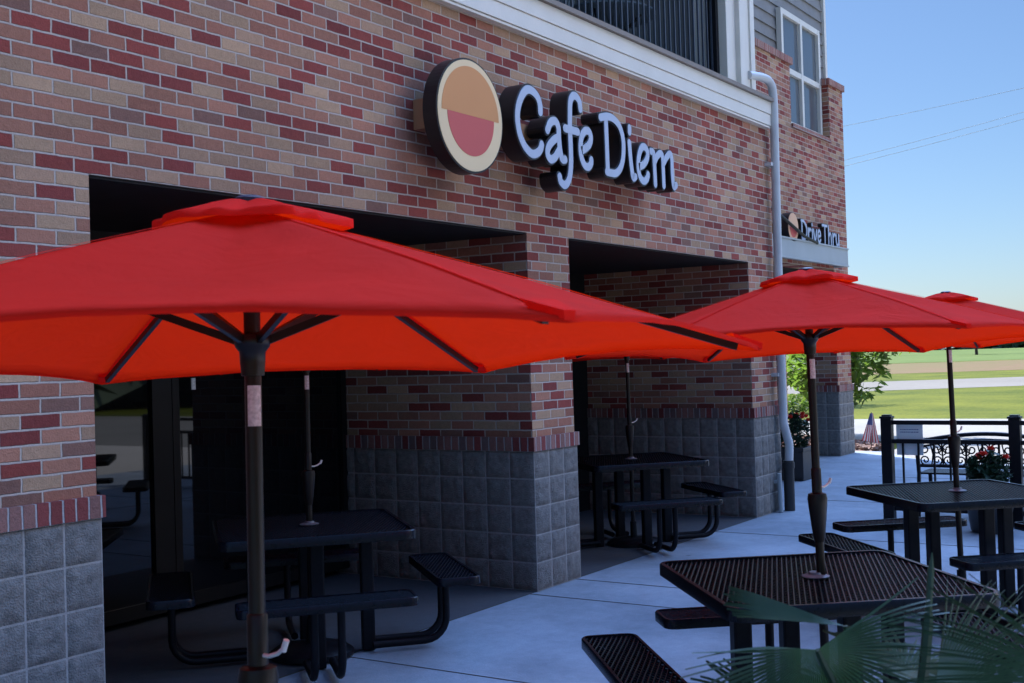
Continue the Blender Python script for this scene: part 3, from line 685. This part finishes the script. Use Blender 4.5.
    mb = MB(); mb.lathe([(.0, -1.655), (.24, -1.655), (.24, -1.63), (.20, -1.60), (.03, -1.585), (.028, -1.45), (.0, -1.45)], 28); mb.build('umbrella_base', M['black_metal'], U, smooth=True)
    for k in range(6):
        a = k*PI/3; m = Matrix.Rotation(a, 4, 'Z')
        def cz(f): return canopy_pt(f, a)[2]-.012
        mb = MB(); mb.bar(m @ Vector((.05, 0, UH-.055)), m @ Vector((UR*.5, 0, cz(.5)-.004)), .012, .02); mb.bar(m @ Vector((UR*.5, 0, cz(.5)-.004)), m @ Vector((UR*.952, 0, cz(.952)-.002)), .011, .014)
        rb_ = mb.build('rib', M['rib'], U)
        mb = MB(); mb.bar(m @ Vector((.030, 0, .034)), m @ Vector((UR*.37, 0, cz(.37)-.014)), .011, .016); mb.box(UR*.34, UR*.40, -.012, .012, cz(.37)-.032, cz(.37)-.014, mtx=m); mb.build('strut', M['pole'], rb_)
    return U
umb0 = make_umbrella()
UMBS = [((1.708, -2.882, 1.686), (.039, .027), 8.2, -98, 'largest and nearest red patio umbrella, reaching the left edge', 1.),
        ((4.805, -2.932, 1.685), (.041, .031), -11., -32, 'middle red patio umbrella in front of the downspout, over the slatted table', 1.),
        ((7.97, -2.735, 1.695), (.038, .030), 2., -32, 'farthest red patio umbrella, standing in the table beside the fence', 1.),
        ((5.165, .205, 1.66), (.03, .02), 15., -40, 'umbrella shaded in the porch, pole rising from the table in the left opening', 1.),
        ((9.475, .385, 1.65), (.02, .02), 8., -40, 'umbrella shaded in the porch, pole rising from the table in the right opening', 1.)]
ROT = ('canopy', 'corner_pocket', 'vent_cap', 'rib')
for i, (c, (tx, ty), rot, crank, lab, s) in enumerate(UMBS):
    o = umb0 if i == 0 else copy_tree(umb0)
    ax = Vector((tx, ty, 1)).normalized(); q = Vector((0, 0, 1)).rotation_difference(ax)
    o.location = c; o.rotation_mode = 'QUATERNION'; o.rotation_quaternion = q
    for ch in [x for x in bpy.data.objects if x.parent == o]:
        nm = ch.name.split('.')[0]
        if nm in ROT or nm in ROT_EXTRA: ch.rotation_euler.z = R(rot)
        elif nm == 'crank_handle': ch.rotation_euler.z = R(crank)
        elif nm == 'sticker': ch.rotation_euler.z = R(-115)
    tag(o, lab, 'umbrella', 'red umbrellas on the patio')

# ------------------------------------------------------------------ fence, bench, notice
FX = 11.67
F = empty('patio_fence', (FX, -1.26, 0), label='black metal patio fence with square posts, two top rails and thin balusters', cat='fence')
ys = [0, -1.16, -2.32, -3.48, -4.64]
for y in ys:
    mb = MB(); mb.box(-.05, .05, y-.05, y+.05, 0, .985); mb.box(-.058, .058, y-.058, y+.058, .985, 1.005); mb.box(-.04, .04, y-.04, y+.04, 1.005, 1.02); mb.box(-.075, .075, y-.075, y+.075, 0, .012)
    mb.build('post', M['black_metal'], F, bevel=.004)
mb = MB()
for a, b in zip(ys, ys[1:]): mb.box(-.02, .02, b+.05, a-.05, .925, .965)
mb.build('top_rail', M['black_metal'], F)
mb = MB()
for a, b in zip(ys, ys[1:]): mb.box(-.02, .02, b+.05, a-.05, .745, .785)
mb.build('middle_rail', M['black_metal'], F)
mb = MB()
for a, b in zip(ys, ys[1:]): mb.box(-.02, .02, b+.05, a-.05, .10, .14)
mb.build('bottom_rail', M['black_metal'], F)
b0 = None
for a in ys[:-1]:
    for k in range(7):
        if b0 is None:
            mb = MB(); mb.box(-.009, .009, -.009, .009, .14, .745); b0 = mb.build('baluster', M['black_metal'], F); o = b0
        else: o = b0.copy(); col.objects.link(o)
        o.parent = F; o.location = (0, a-.145*(k+1), 0)
N = empty('notice_board', (FX+.05, -1.46, .80), label='small white notice with two blue lines fixed behind the fence by the end post', cat='sign')
mb = MB(); mb.box(-.012, -.004, -.125, .125, -.17, .135); mb.build('panel', M['paper'], N, bevel=.003)
mb = MB(); r2 = random.Random(5)
for z in (.075, .05):
    y = -.085
    while y < .085:
        w_ = .008+r2.random()*.014; mb.box(-.0145, -.0125, y, y+w_, z-.004, z+.004); y += w_+.005
mb.build('faded_print', M['ink'], N)

BY = -2.12
def bench():
    Q = empty('garden_bench', (12.28, BY, 0), PI, label='dark metal garden bench with arched scrollwork back standing just behind the fence', cat='bench')
    hw = .68
    def bx(z): return .20+(z-.42)*.22
    arch = [(y, .735+.085*math.cos(y/hw*PI/2)) for y in [(-1+2*k/20)*hw for k in range(21)]]
    mb = MB(); mb.tube([(bx(z), y, z) for y, z in arch], .020, 8); mb.tube([(bx(z-.055), y, z-.055) for y, z in arch], .010, 8)
    mb.tube([(bx(.50), -hw, .50), (bx(.50), hw, .50)], .018, 8)
    mb.build('back_frame', M['black_metal'], Q, smooth=True)
    mb = MB()
    def spiral(cy, cz, r, s, turns=1.35, a0=0.):
        pts = []
        for k in range(26):
            t = k/25; a = a0+s*turns*2*PI*t; rr = r*(1-.8*t)
            z = cz+rr*math.sin(a); pts.append((bx(z), cy+rr*math.cos(a), z))
        mb.tube(pts, .0075, 6)
    for k in range(6):
        y = -.55+.22*k
        for s in (-1, 1):
            spiral(y+s*.056, .665, .054, -s, a0=PI/2); spiral(y+s*.056, .555, .050, s, a0=-PI/2)
        mb.tube([(bx(.5), y, .50), (bx(.61), y+.02, .61), (bx(.74), y, .74)], .007, 6)
    for k in range(5):
        y = -.44+.22*k; mb.tube([(bx(.5), y-.0, .50), (bx(.61), y, .61), (bx(.75), y, .75)], .008, 6)
        r = .035; mb.tube([(bx(.64+r*math.sin(a)), y+r*math.cos(a), .64+r*math.sin(a)) for a in [2*PI*i/12 for i in range(13)]], .007, 6)
    mb.build('scrollwork', M['black_metal'], Q, smooth=True)
    mb = MB()
    for k in range(7): mb.bar((-.22+k*.065, -hw, .42), (-.22+k*.065, hw, .42), .045, .018)
    mb.build('seat', M['black_metal'], Q)
    for s in (-1, 1):
        mb = MB(); mb.tube([(bx(.74), s*hw, .745), (bx(.42), s*hw, .42), (.26, s*hw, 0)], .02, 8); mb.build('leg', M['black_metal'], Q, smooth=True)
        mb = MB(); mb.tube([(-.22, s*hw, .42), (-.25, s*hw, 0)], .02, 8); mb.build('leg', M['black_metal'], Q, smooth=True)
bench()

# ------------------------------------------------------------------ leaves
def leaf_cloud(mb, c, rad, n, size, rn, shell=.35, flat=1., lump=None):
    for i in range(n):
        while True:
            p = Vector((rn.uniform(-1, 1), rn.uniform(-1, 1), rn.uniform(-1, 1)))
            if shell < p.length < 1: break
        if noise.noise(p*2.1+Vector(c)) < -.18: continue
        p = Vector((p.x*rad[0], p.y*rad[1], p.z*rad[2]))+Vector(c)
        d = Vector((rn.gauss(0, 1), rn.gauss(0, 1), rn.gauss(-.3, .6))).normalized(); s = size*(.6+rn.random()*.8)
        u = d.cross(Vector((rn.random(), rn.random(), 1))).normalized()*s*.42*flat
        n_ = u.cross(d).normalized()*s*.12
        mb.add([p-d*s, p+u+n_, p+d*s, p-u+n_], [(0, 1, 2), (0, 2, 3)])
def tree(x, y, h, crown, trunk_r, label, seed, n=1500, size=.07, mat='leaf', group=None, name='young_tree'):
    rn = random.Random(seed); T = empty(name, (x, y, 0), label=label, cat='tree', group=group)
    mb = MB(); pts = [(0, 0, -.05)]
    for k in range(1, 6): pts.append((rn.gauss(0, .02)*h*.3, rn.gauss(0, .02)*h*.3, h*.85*k/5))
    mb.tube(pts, [trunk_r*(1-.14*k) for k in range(6)], 8)
    cl = []
    for k in range(11):
        a = rn.random()*6.28; z0 = crown[2]-crown[1]+rn.random()*crown[1]*1.6; L_ = crown[0]*(.45+rn.random()*.55)
        e = (math.cos(a)*L_, math.sin(a)*L_, z0+L_*.35); mb.tube([(0, 0, z0*.85), (e[0]*.5, e[1]*.5, z0+.05), e], [trunk_r*.45, trunk_r*.3, trunk_r*.12], 6)
        cl.append(e)
    mb.build('trunk', M['bark'], T, smooth=True)
    mb = MB()
    for e in cl:
        r = crown[0]*(.35+rn.random()*.2); leaf_cloud(mb, e, (r, r, r*.75), n//12, size, rn, .1)
    leaf_cloud(mb, (0, 0, crown[2]), (crown[0]*.8, crown[0]*.8, crown[1]), n//3, size, rn, .2)
    mb.build('crown', M[mat], T, fix=False)
    return T
tree(22.6, 2.75, 2.3, (1.2, .85, 1.35), .035, 'leafy young tree with drooping branches right behind the corner column', 4, 4200, .10)
tree(35.8, 8.14, 3.4, (1.3, 1.1, 2.6), .04, 'slender sapling on the lawn seen through the breezeway', 9, 1700, .09)
def shrub(x, y, r, h, label, seed):
    rn = random.Random(seed); S = empty('low_shrub', (x, y, 0), label=label, cat='shrub')
    mb = MB()
    for k in range(7):
        a = rn.random()*6.28; mb.tube([(0, 0, -.02), (math.cos(a)*r*.4, math.sin(a)*r*.4, h*.6)], [.012, .006], 5)
    mb.build('stem', M['bark'], S)
    mb = MB(); leaf_cloud(mb, (0, 0, h*.5), (r, r, h*.5), 900, .07, rn, .0); mb.build('foliage', M['shrub'], S, fix=False)
shrub(31.0, 6.7, .9, .5, 'low dark shrub in the lawn behind the flower planter', 21)
# far single tree and the tree line
tree(212., 41., 5.6, (3.6, 1.6, 3.3), .28, 'lone small tree standing in the far green field', 13, 1500, .42, 'leaf_far', name='field_tree')
mb = MB(); rn = random.Random(17)
def treeline(px, py, length, ang, hmax, n):
    for i in range(n):
        t = rn.random()*length; x = px+math.cos(ang)*t; y = py+math.sin(ang)*t
        h = hmax*(.55+.45*noise.noise(Vector((t*.012, 3.1, 0)))+.25*noise.noise(Vector((t*.06, 1., 0))))
        for q in range(3):
            c = Vector((x+rn.gauss(0, 3), y+rn.gauss(0, 3), h*rn.random()*.9+.4)); s = 1.6+rn.random()*1.8
            v = [c+Vector((rn.gauss(0, s), rn.gauss(0, s), rn.gauss(0, s*.6))) for _ in range(4)]
            mb.add(v, [(0, 1, 2), (0, 2, 3), (1, 2, 3), (0, 1, 3)])
treeline(560, 760, 1500, R(-52), 9., 5200)
treeline(900, -100, 700, R(-70), 10., 1500)
treeline(430, 190, 190, R(-60), 5.0, 700)
tag(mb.build('treeline', M['leaf_far'], fix=False), 'dark far treeline along the horizon', 'trees', kind='stuff')

mb = MB(); rn = random.Random(23)
treeline(-60, -39, 130, R(-2), 8.5, 2600)  # unseen tree belt, added to keep low light out of the porch
tag(mb.build('added_wood_edge', M['leaf_far'], fix=False), 'dense wood edge added beyond the parking lot to block low light, mirrored in the storefront glass', 'trees', kind='stuff')
# ------------------------------------------------------------------ planters
def planter(name, x, y, w_, h, round_, fol, nflow, label, seed, group):
    rn = random.Random(seed); P_ = empty(name, (x, y, 0), label=label, cat='planter', group=group)
    mb = MB()
    if round_: mb.lathe([(w_*.36, 0), (w_*.40, .02), (w_*.5, h-.05), (w_*.54, h-.045), (w_*.54, h), (w_*.46, h), (w_*.44, h-.06), (0, h-.06)], 28)
    else:
        for z0, z1, k in ((0, .02, .46), (.02, h-.05, .47), (h-.05, h, .5)): mb.box(-w_*k, w_*k, -w_*k, w_*k, z0, z1)
    mb.build('pot', M['pot'], P_, smooth=round_, bevel=0 if round_ else .006)
    mb = MB()
    leaf_cloud(mb, (0, 0, h+fol[1]*.45), (fol[0], fol[0], fol[1]*.6), 900, .045, rn, .0)
    mb.build('foliage', M['flower_leaf'], P_, fix=False)
    for k in range(nflow):
        a = rn.random()*6.28; rr = fol[0]*(.3+.65*rn.random()); c = Vector((rr*math.cos(a), rr*math.sin(a), h+fol[1]*(.75+.3*rn.random())))
        mb = MB()
        for i in range(9):
            b = i*2*PI/9*1.02; d = Vector((math.cos(b), math.sin(b), .25+.3*(i % 3))).normalized(); u = d.cross(Vector((0, 0, 1))).normalized()*.022
            mb.add([c, c+d*.03+u, c+d*.055, c+d*.03-u], [(0, 1, 2, 3)])
            mb.add([c+Vector((0, 0, .012)), c+d*.022+u*.7+Vector((0, 0, .02)), c+d*.035+Vector((0, 0, .028)), c+d*.022-u*.7+Vector((0, 0, .02))], [(0, 1, 2, 3)])
        mb.build('flower', M['red_flower'], P_, fix=False)
planter('flower_planter', 14.95, .88, .36, .42, False, (.21, .40), 9, 'square dark planter of red flowers by the breezeway behind the downspout', 31, 'planters with red flowers')
planter('flower_planter', 11.28, -2.26, .42, .40, True, (.19, .30), 5, 'round dark planter of red flowers beside the fence behind the rear table', 33, 'planters with red flowers')
# small flag
FL = empty('flag', (19.62, 1.3, 0), label='small striped American flag on a stick in the mulch beside the corner column', cat='flag')
M['fl_red'] = plain('flag_red', (.45, .05, .06), .8); M['fl_white'] = plain('flag_white', (.62, .60, .60), .8); M['fl_blue'] = plain('flag_blue', (.05, .06, .16), .8)
lean = R(12)
mb = MB(); mb.tube([(0, 0, -.05), (.015, -.02, .62)], .006, 6); mb.build('stick', M['bark'], FL)
mb = MB(); NS = 13; NU = 12; cr_ = Vector((.548, -.836, 0)); cf_ = Vector((.836, .549, 0))
for s in range(NS):
    for k in range(NU):
        q = []
        for a, b in ((k, s), (k+1, s), (k+1, s+1), (k, s+1)):
            u_ = a/NU; v_ = b/NS
            q.append(Vector((.015, -.02, .60))+Vector((0, 0, -.44*u_-.05*v_*u_))+cr_*((v_-.55)*(.05+.22*u_)-.02*u_)+cf_*(math.sin(v_*10+u_*2)*.022*u_-.012))
        mb.add(q, [(0, 1, 2, 3)], 2 if k < 5 and s < 9 else (0 if s % 2 == 0 else 1))
mb.build('flag_cloth', [M['fl_red'], M['fl_white'], M['fl_blue']], FL, fix=False, smooth='all')

# ------------------------------------------------------------------ palm
PX, PY = 1.80, -4.06
PALM = empty('potted_palm', (PX, PY, 0), label='green potted fan palm with pleated leaves in the near right corner', cat='palm')
mb = MB(); mb.lathe([(.13, 0), (.15, .02), (.19, .38), (.205, .38), (.205, .42), (.18, .42), (.17, .36), (0, .36)], 28); mb.build('pot', M['pot'], PALM, smooth=True)
mb = MB(); mb.tube([(0, 0, .33), (.01, .0, .6), (.0, .01, .95)], [.035, .03, .02], 10); mb.build('stem', M['bark'], PALM, smooth=True)
def fan_leaf(hub, mid, nrm, L_, span, n, fuse, droop, seed, arch=.0):
    rn = random.Random(seed); hub = Vector(hub)-Vector((PX, PY, 0)); mid = Vector(mid).normalized(); nrm = Vector(nrm); nrm = (nrm-mid*nrm.dot(mid)).normalized(); side = nrm.cross(mid)
    mb = MB(); pitch = R(span)/n
    for k in range(n):
        a = -R(span)/2+pitch*(k+.5); l = L_*(.78+.22*math.cos(a*.8))*(.94+.1*rn.random())
        tw = rn.gauss(0, .09); K = 12; dr = droop*(.7+.6*rn.random()); rows = []
        for j in range(K+1):
            t = j/K; s = l*t
            def pt(off, up):
                aa = a+off+tw*max(0, t-fuse)
                d = mid*math.cos(aa)+side*math.sin(aa)
                p = hub+d*s+nrm*(up+arch*s*s)
                p.z -= dr*max(0, t-fuse*.6)**2*l
                return p
            if t <= fuse: hw = pitch*.47
            else: hw = pitch*.47*fuse/t*max(.03, 1-((t-fuse)/(1-fuse))**1.3)
            up = .26*s*pitch*min(1, t*3)*(1 if t < fuse else (fuse/t))
            rows.append((pt(-hw, 0), pt(0, up*2.2), pt(hw, 0)))
        vs = [v for r_ in rows for v in r_]; fs = []
        for j in range(K):
            q = j*3; fs += [(q, q+1, q+4, q+3), (q+1, q+2, q+5, q+4)]
        mb.add(vs, fs)
    lf = mb.build('leaf', M['palm'], PALM, fix=False)
    root = Vector((0, 0, .9)); mdl = (root+hub)/2+Vector((0, 0, .06))
    mb = MB(); mb.tube(catmull([root, mdl, hub], 6), [.0055]*12+[.004], 6); mb.build('petiole', M['palm'], lf, smooth=True)
cr = Vector((.548, -.836, 0)); cf = Vector((.836, .549, 0)); cu = Vector((0, 0, 1))
fan_leaf((1.705, -4.017, 1.232), -cu*.95+cr*.16+cf*.3, -cf*.8+cu*.55, .25, 224, 58, .42, .12, 1)
fan_leaf((1.777, -4.036, 1.254), -cr*.92+cu*.22+cf*.12, cu*.97-cf*.20+cr*.2, .18, 40, 20, .72, .06, 2)
fan_leaf((1.48, -4.41, 1.28), -cr*.9+cu*.08+cf*.25, cu*.75-cf*.5, .25, 125, 46, .28, .18, 3)
fan_leaf((1.62, -3.99, 1.155), -cr*.9+cu*.1, cu*.7-cf*.5, .14, 120, 22, .6, .2, 4)
fan_leaf((1.76, -4.17, 1.185), cr*.9+cu*.16, cu*.75-cf*.5, .27, 125, 46, .36, .14, 5)
fan_leaf((1.84, -4.10, 1.165), cr*.45+cf*.5+cu*.08, cu*.8-cf*.4, .21, 140, 30, .5, .3, 6)
fan_leaf((1.72, -4.05, 1.16), -cr*.4+cf*.5+cu*.02, cu*.8-cf*.5, .16, 130, 26, .5, .3, 7)
mb = MB(); mb.tube(catmull([(-.02, -.05, .95), (-.005, -.085, 1.2), (.05, -.088, 1.36)], 6), [.010]*4+[.008]*5+[.005]*3+[.001], 6); mb.build('spear_leaf', M['palm'], PALM, smooth=True)

# ------------------------------------------------------------------ balcony furniture, power line
BT = empty('bistro_table', (11.6, 1.15, 4.31), label='round glass topped table with crossed legs behind the balcony railing', cat='table')
BT.location = (10.45, 1.05, 4.31)
mb = MB(); mb.lathe([(.0, .70), (.50, .70), (.52, .715), (.52, .73), (.0, .73)], 36); mb.build('table_top', M['bistro'], BT, smooth=True)
for a in (.3, .3+PI/2):
    for s in (-1, 1):
        d_ = Vector((math.cos(a), math.sin(a), 0)); mb = MB(); mb.tube([d_*.38*s+Vector((0, 0, .70)), -d_*.38*s], .014, 8); mb.build('leg', M['black_metal'], BT, smooth=True)
def chair(x, y, rz):
    C_ = empty('balcony_chair', (x, y, 4.31), rz, 'woven lounge chair with rounded back behind the balcony railing', 'chair')
    mb = MB(); n = 16
    for k in range(n):
        a = R(200)*k/(n-1)-R(100)+PI; mb.bar((.28*math.cos(a), .30*math.sin(a), .40), (.36*math.cos(a), .38*math.sin(a), .82), .06, .012, up=(math.cos(a), math.sin(a), 0))
    mb.build('backrest', M['bistro'], C_)
    mb = MB(); mb.lathe([(.0, .36), (.30, .36), (.32, .38), (.30, .42), (.0, .43)], 24); mb.build('seat', M['bistro'], C_, smooth=True)
    for k in range(4):
        a = PI/4+k*PI/2; mb = MB(); mb.tube([(.2*math.cos(a), .2*math.sin(a), .37), (.27*math.cos(a), .27*math.sin(a), 0)], .014, 8); mb.build('leg', M['black_metal'], C_, smooth=True)
chair(9.3, 1.1, R(180))
PW = empty('power_line', (70, -30, 0), label='thin power lines crossing the blue sky from a distant pole', cat='power line')
mb = MB(); mb.tube([(0, 0, -.1), (0, 0, 19.5)], [.17, .11], 10); mb.bar((-1.1, 0, 18.6), (1.1, 0, 18.6), .12, .12); mb.build('pole', M['wood_pole'], PW)
for (za, zb) in ((15.56, 14.79), (14.26, 12.78), (13.88, 12.43)):
    m_ = (za-zb)/(7.53-17.45)
    mb = MB(); pts = []
    for k in range(25):
        y = -30+80*k/24; z = za+m_*(y-7.53) + .0012*((y-12.5)**2-25)
        pts.append((0, y+30, z))
    mb.tube(pts, .011, 5); mb.build('wire', M['wire'], PW)

# ------------------------------------------------------------------ light
SKY_BOOST = 15.
CLOUD_FILL = 32.
SUN_AZ = R(36); SUN_EL = R(50)     # azimuth from +Y towards +X
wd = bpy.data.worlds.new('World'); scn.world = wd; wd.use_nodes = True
nt = wd.node_tree; nt.nodes.clear()
sk = nd(nt, 'ShaderNodeTexSky', sky_type='NISHITA'); sk.sun_disc = False; sk.sun_elevation = SUN_EL; sk.sun_rotation = SUN_AZ
sk.air_density = 1.0; sk.dust_density = .7; sk.ozone_density = 8.5; sk.altitude = 200
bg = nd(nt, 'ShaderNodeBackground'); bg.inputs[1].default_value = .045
# unseen high sky multiplied, less on the left, as added fill for the shaded patio
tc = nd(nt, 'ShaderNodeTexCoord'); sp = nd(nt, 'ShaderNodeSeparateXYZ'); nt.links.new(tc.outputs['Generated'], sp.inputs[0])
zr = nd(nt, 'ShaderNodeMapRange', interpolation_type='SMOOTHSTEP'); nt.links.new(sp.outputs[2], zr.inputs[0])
zr.inputs[1].default_value = .30; zr.inputs[2].default_value = .80; zr.inputs[3].default_value = 1.0; zr.inputs[4].default_value = SKY_BOOST
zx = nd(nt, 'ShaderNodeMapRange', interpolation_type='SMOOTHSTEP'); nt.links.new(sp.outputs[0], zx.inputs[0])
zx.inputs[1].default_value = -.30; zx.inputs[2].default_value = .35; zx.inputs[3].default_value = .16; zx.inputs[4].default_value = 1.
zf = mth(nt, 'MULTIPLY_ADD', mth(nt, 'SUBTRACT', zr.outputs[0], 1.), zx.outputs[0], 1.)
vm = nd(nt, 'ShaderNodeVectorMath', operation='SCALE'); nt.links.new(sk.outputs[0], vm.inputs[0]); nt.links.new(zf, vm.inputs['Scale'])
# invented cloud bank, out of view, added to light the cafe front
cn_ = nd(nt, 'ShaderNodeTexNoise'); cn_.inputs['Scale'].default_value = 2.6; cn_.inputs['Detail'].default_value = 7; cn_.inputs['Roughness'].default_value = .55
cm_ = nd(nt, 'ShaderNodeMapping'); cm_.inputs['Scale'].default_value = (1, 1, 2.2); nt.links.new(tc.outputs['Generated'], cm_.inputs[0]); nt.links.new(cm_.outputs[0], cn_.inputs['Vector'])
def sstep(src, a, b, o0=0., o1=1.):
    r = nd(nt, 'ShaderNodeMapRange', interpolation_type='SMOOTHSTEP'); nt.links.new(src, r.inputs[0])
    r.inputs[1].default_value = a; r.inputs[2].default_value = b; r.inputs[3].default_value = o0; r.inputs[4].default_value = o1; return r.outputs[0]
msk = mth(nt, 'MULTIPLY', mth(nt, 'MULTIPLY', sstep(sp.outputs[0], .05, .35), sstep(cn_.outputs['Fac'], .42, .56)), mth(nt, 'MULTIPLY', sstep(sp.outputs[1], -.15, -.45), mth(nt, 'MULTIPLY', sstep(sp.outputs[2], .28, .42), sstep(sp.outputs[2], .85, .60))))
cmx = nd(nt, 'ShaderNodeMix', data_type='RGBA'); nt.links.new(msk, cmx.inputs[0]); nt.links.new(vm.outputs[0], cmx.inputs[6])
cmx.inputs[7].default_value = (CLOUD_FILL*1.0, CLOUD_FILL*.90, CLOUD_FILL*.80, 1); nt.links.new(cmx.outputs[2], bg.inputs[0])
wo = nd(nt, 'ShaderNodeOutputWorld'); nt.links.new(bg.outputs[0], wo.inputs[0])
sl = bpy.data.lights.new('sun', 'SUN'); sl.energy = 3.9; sl.angle = R(.53); sl.color = (1., .95, .87)
so = bpy.data.objects.new('sun', sl); col.objects.link(so)
dirv = Vector((math.sin(SUN_AZ)*math.cos(SUN_EL), math.cos(SUN_AZ)*math.cos(SUN_EL), math.sin(SUN_EL)))
so.rotation_mode = 'QUATERNION'; so.rotation_quaternion = dirv.to_track_quat('Z', 'Y'); so.location = (20, 20, 40)

# ------------------------------------------------------------------ camera
TH_, PI_, RO_ = R(33.284), R(.806), R(1.7)
Fw = Vector((math.cos(TH_)*math.cos(PI_), math.sin(TH_)*math.cos(PI_), math.sin(PI_)))
Rt = Fw.cross(Vector((0, 0, 1))).normalized(); Up = Rt.cross(Fw)
R2 = Rt*math.cos(RO_)-Up*math.sin(RO_); U2 = Up*math.cos(RO_)+Rt*math.sin(RO_)
cam = bpy.data.cameras.new('camera'); co = bpy.data.objects.new('camera', cam); col.objects.link(co)
cam.sensor_width = 36; cam.lens = 1200*36/1024; cam.clip_start = .05; cam.clip_end = 5000
cam.dof.use_dof = True; cam.dof.focus_distance = 8.0; cam.dof.aperture_fstop = 13.
m = Matrix((R2, U2, -Fw)).transposed().to_4x4(); m.translation = Vector((0, -4.62, 1.67)); co.matrix_world = m
scn.camera = co
scn.render.engine = 'CYCLES'
scn.render.resolution_x = 1024; scn.render.resolution_y = 683
scn.view_settings.view_transform = 'Standard'; scn.view_settings.look = 'None'; scn.view_settings.gamma = 1
scn.view_settings.exposure = 1.52
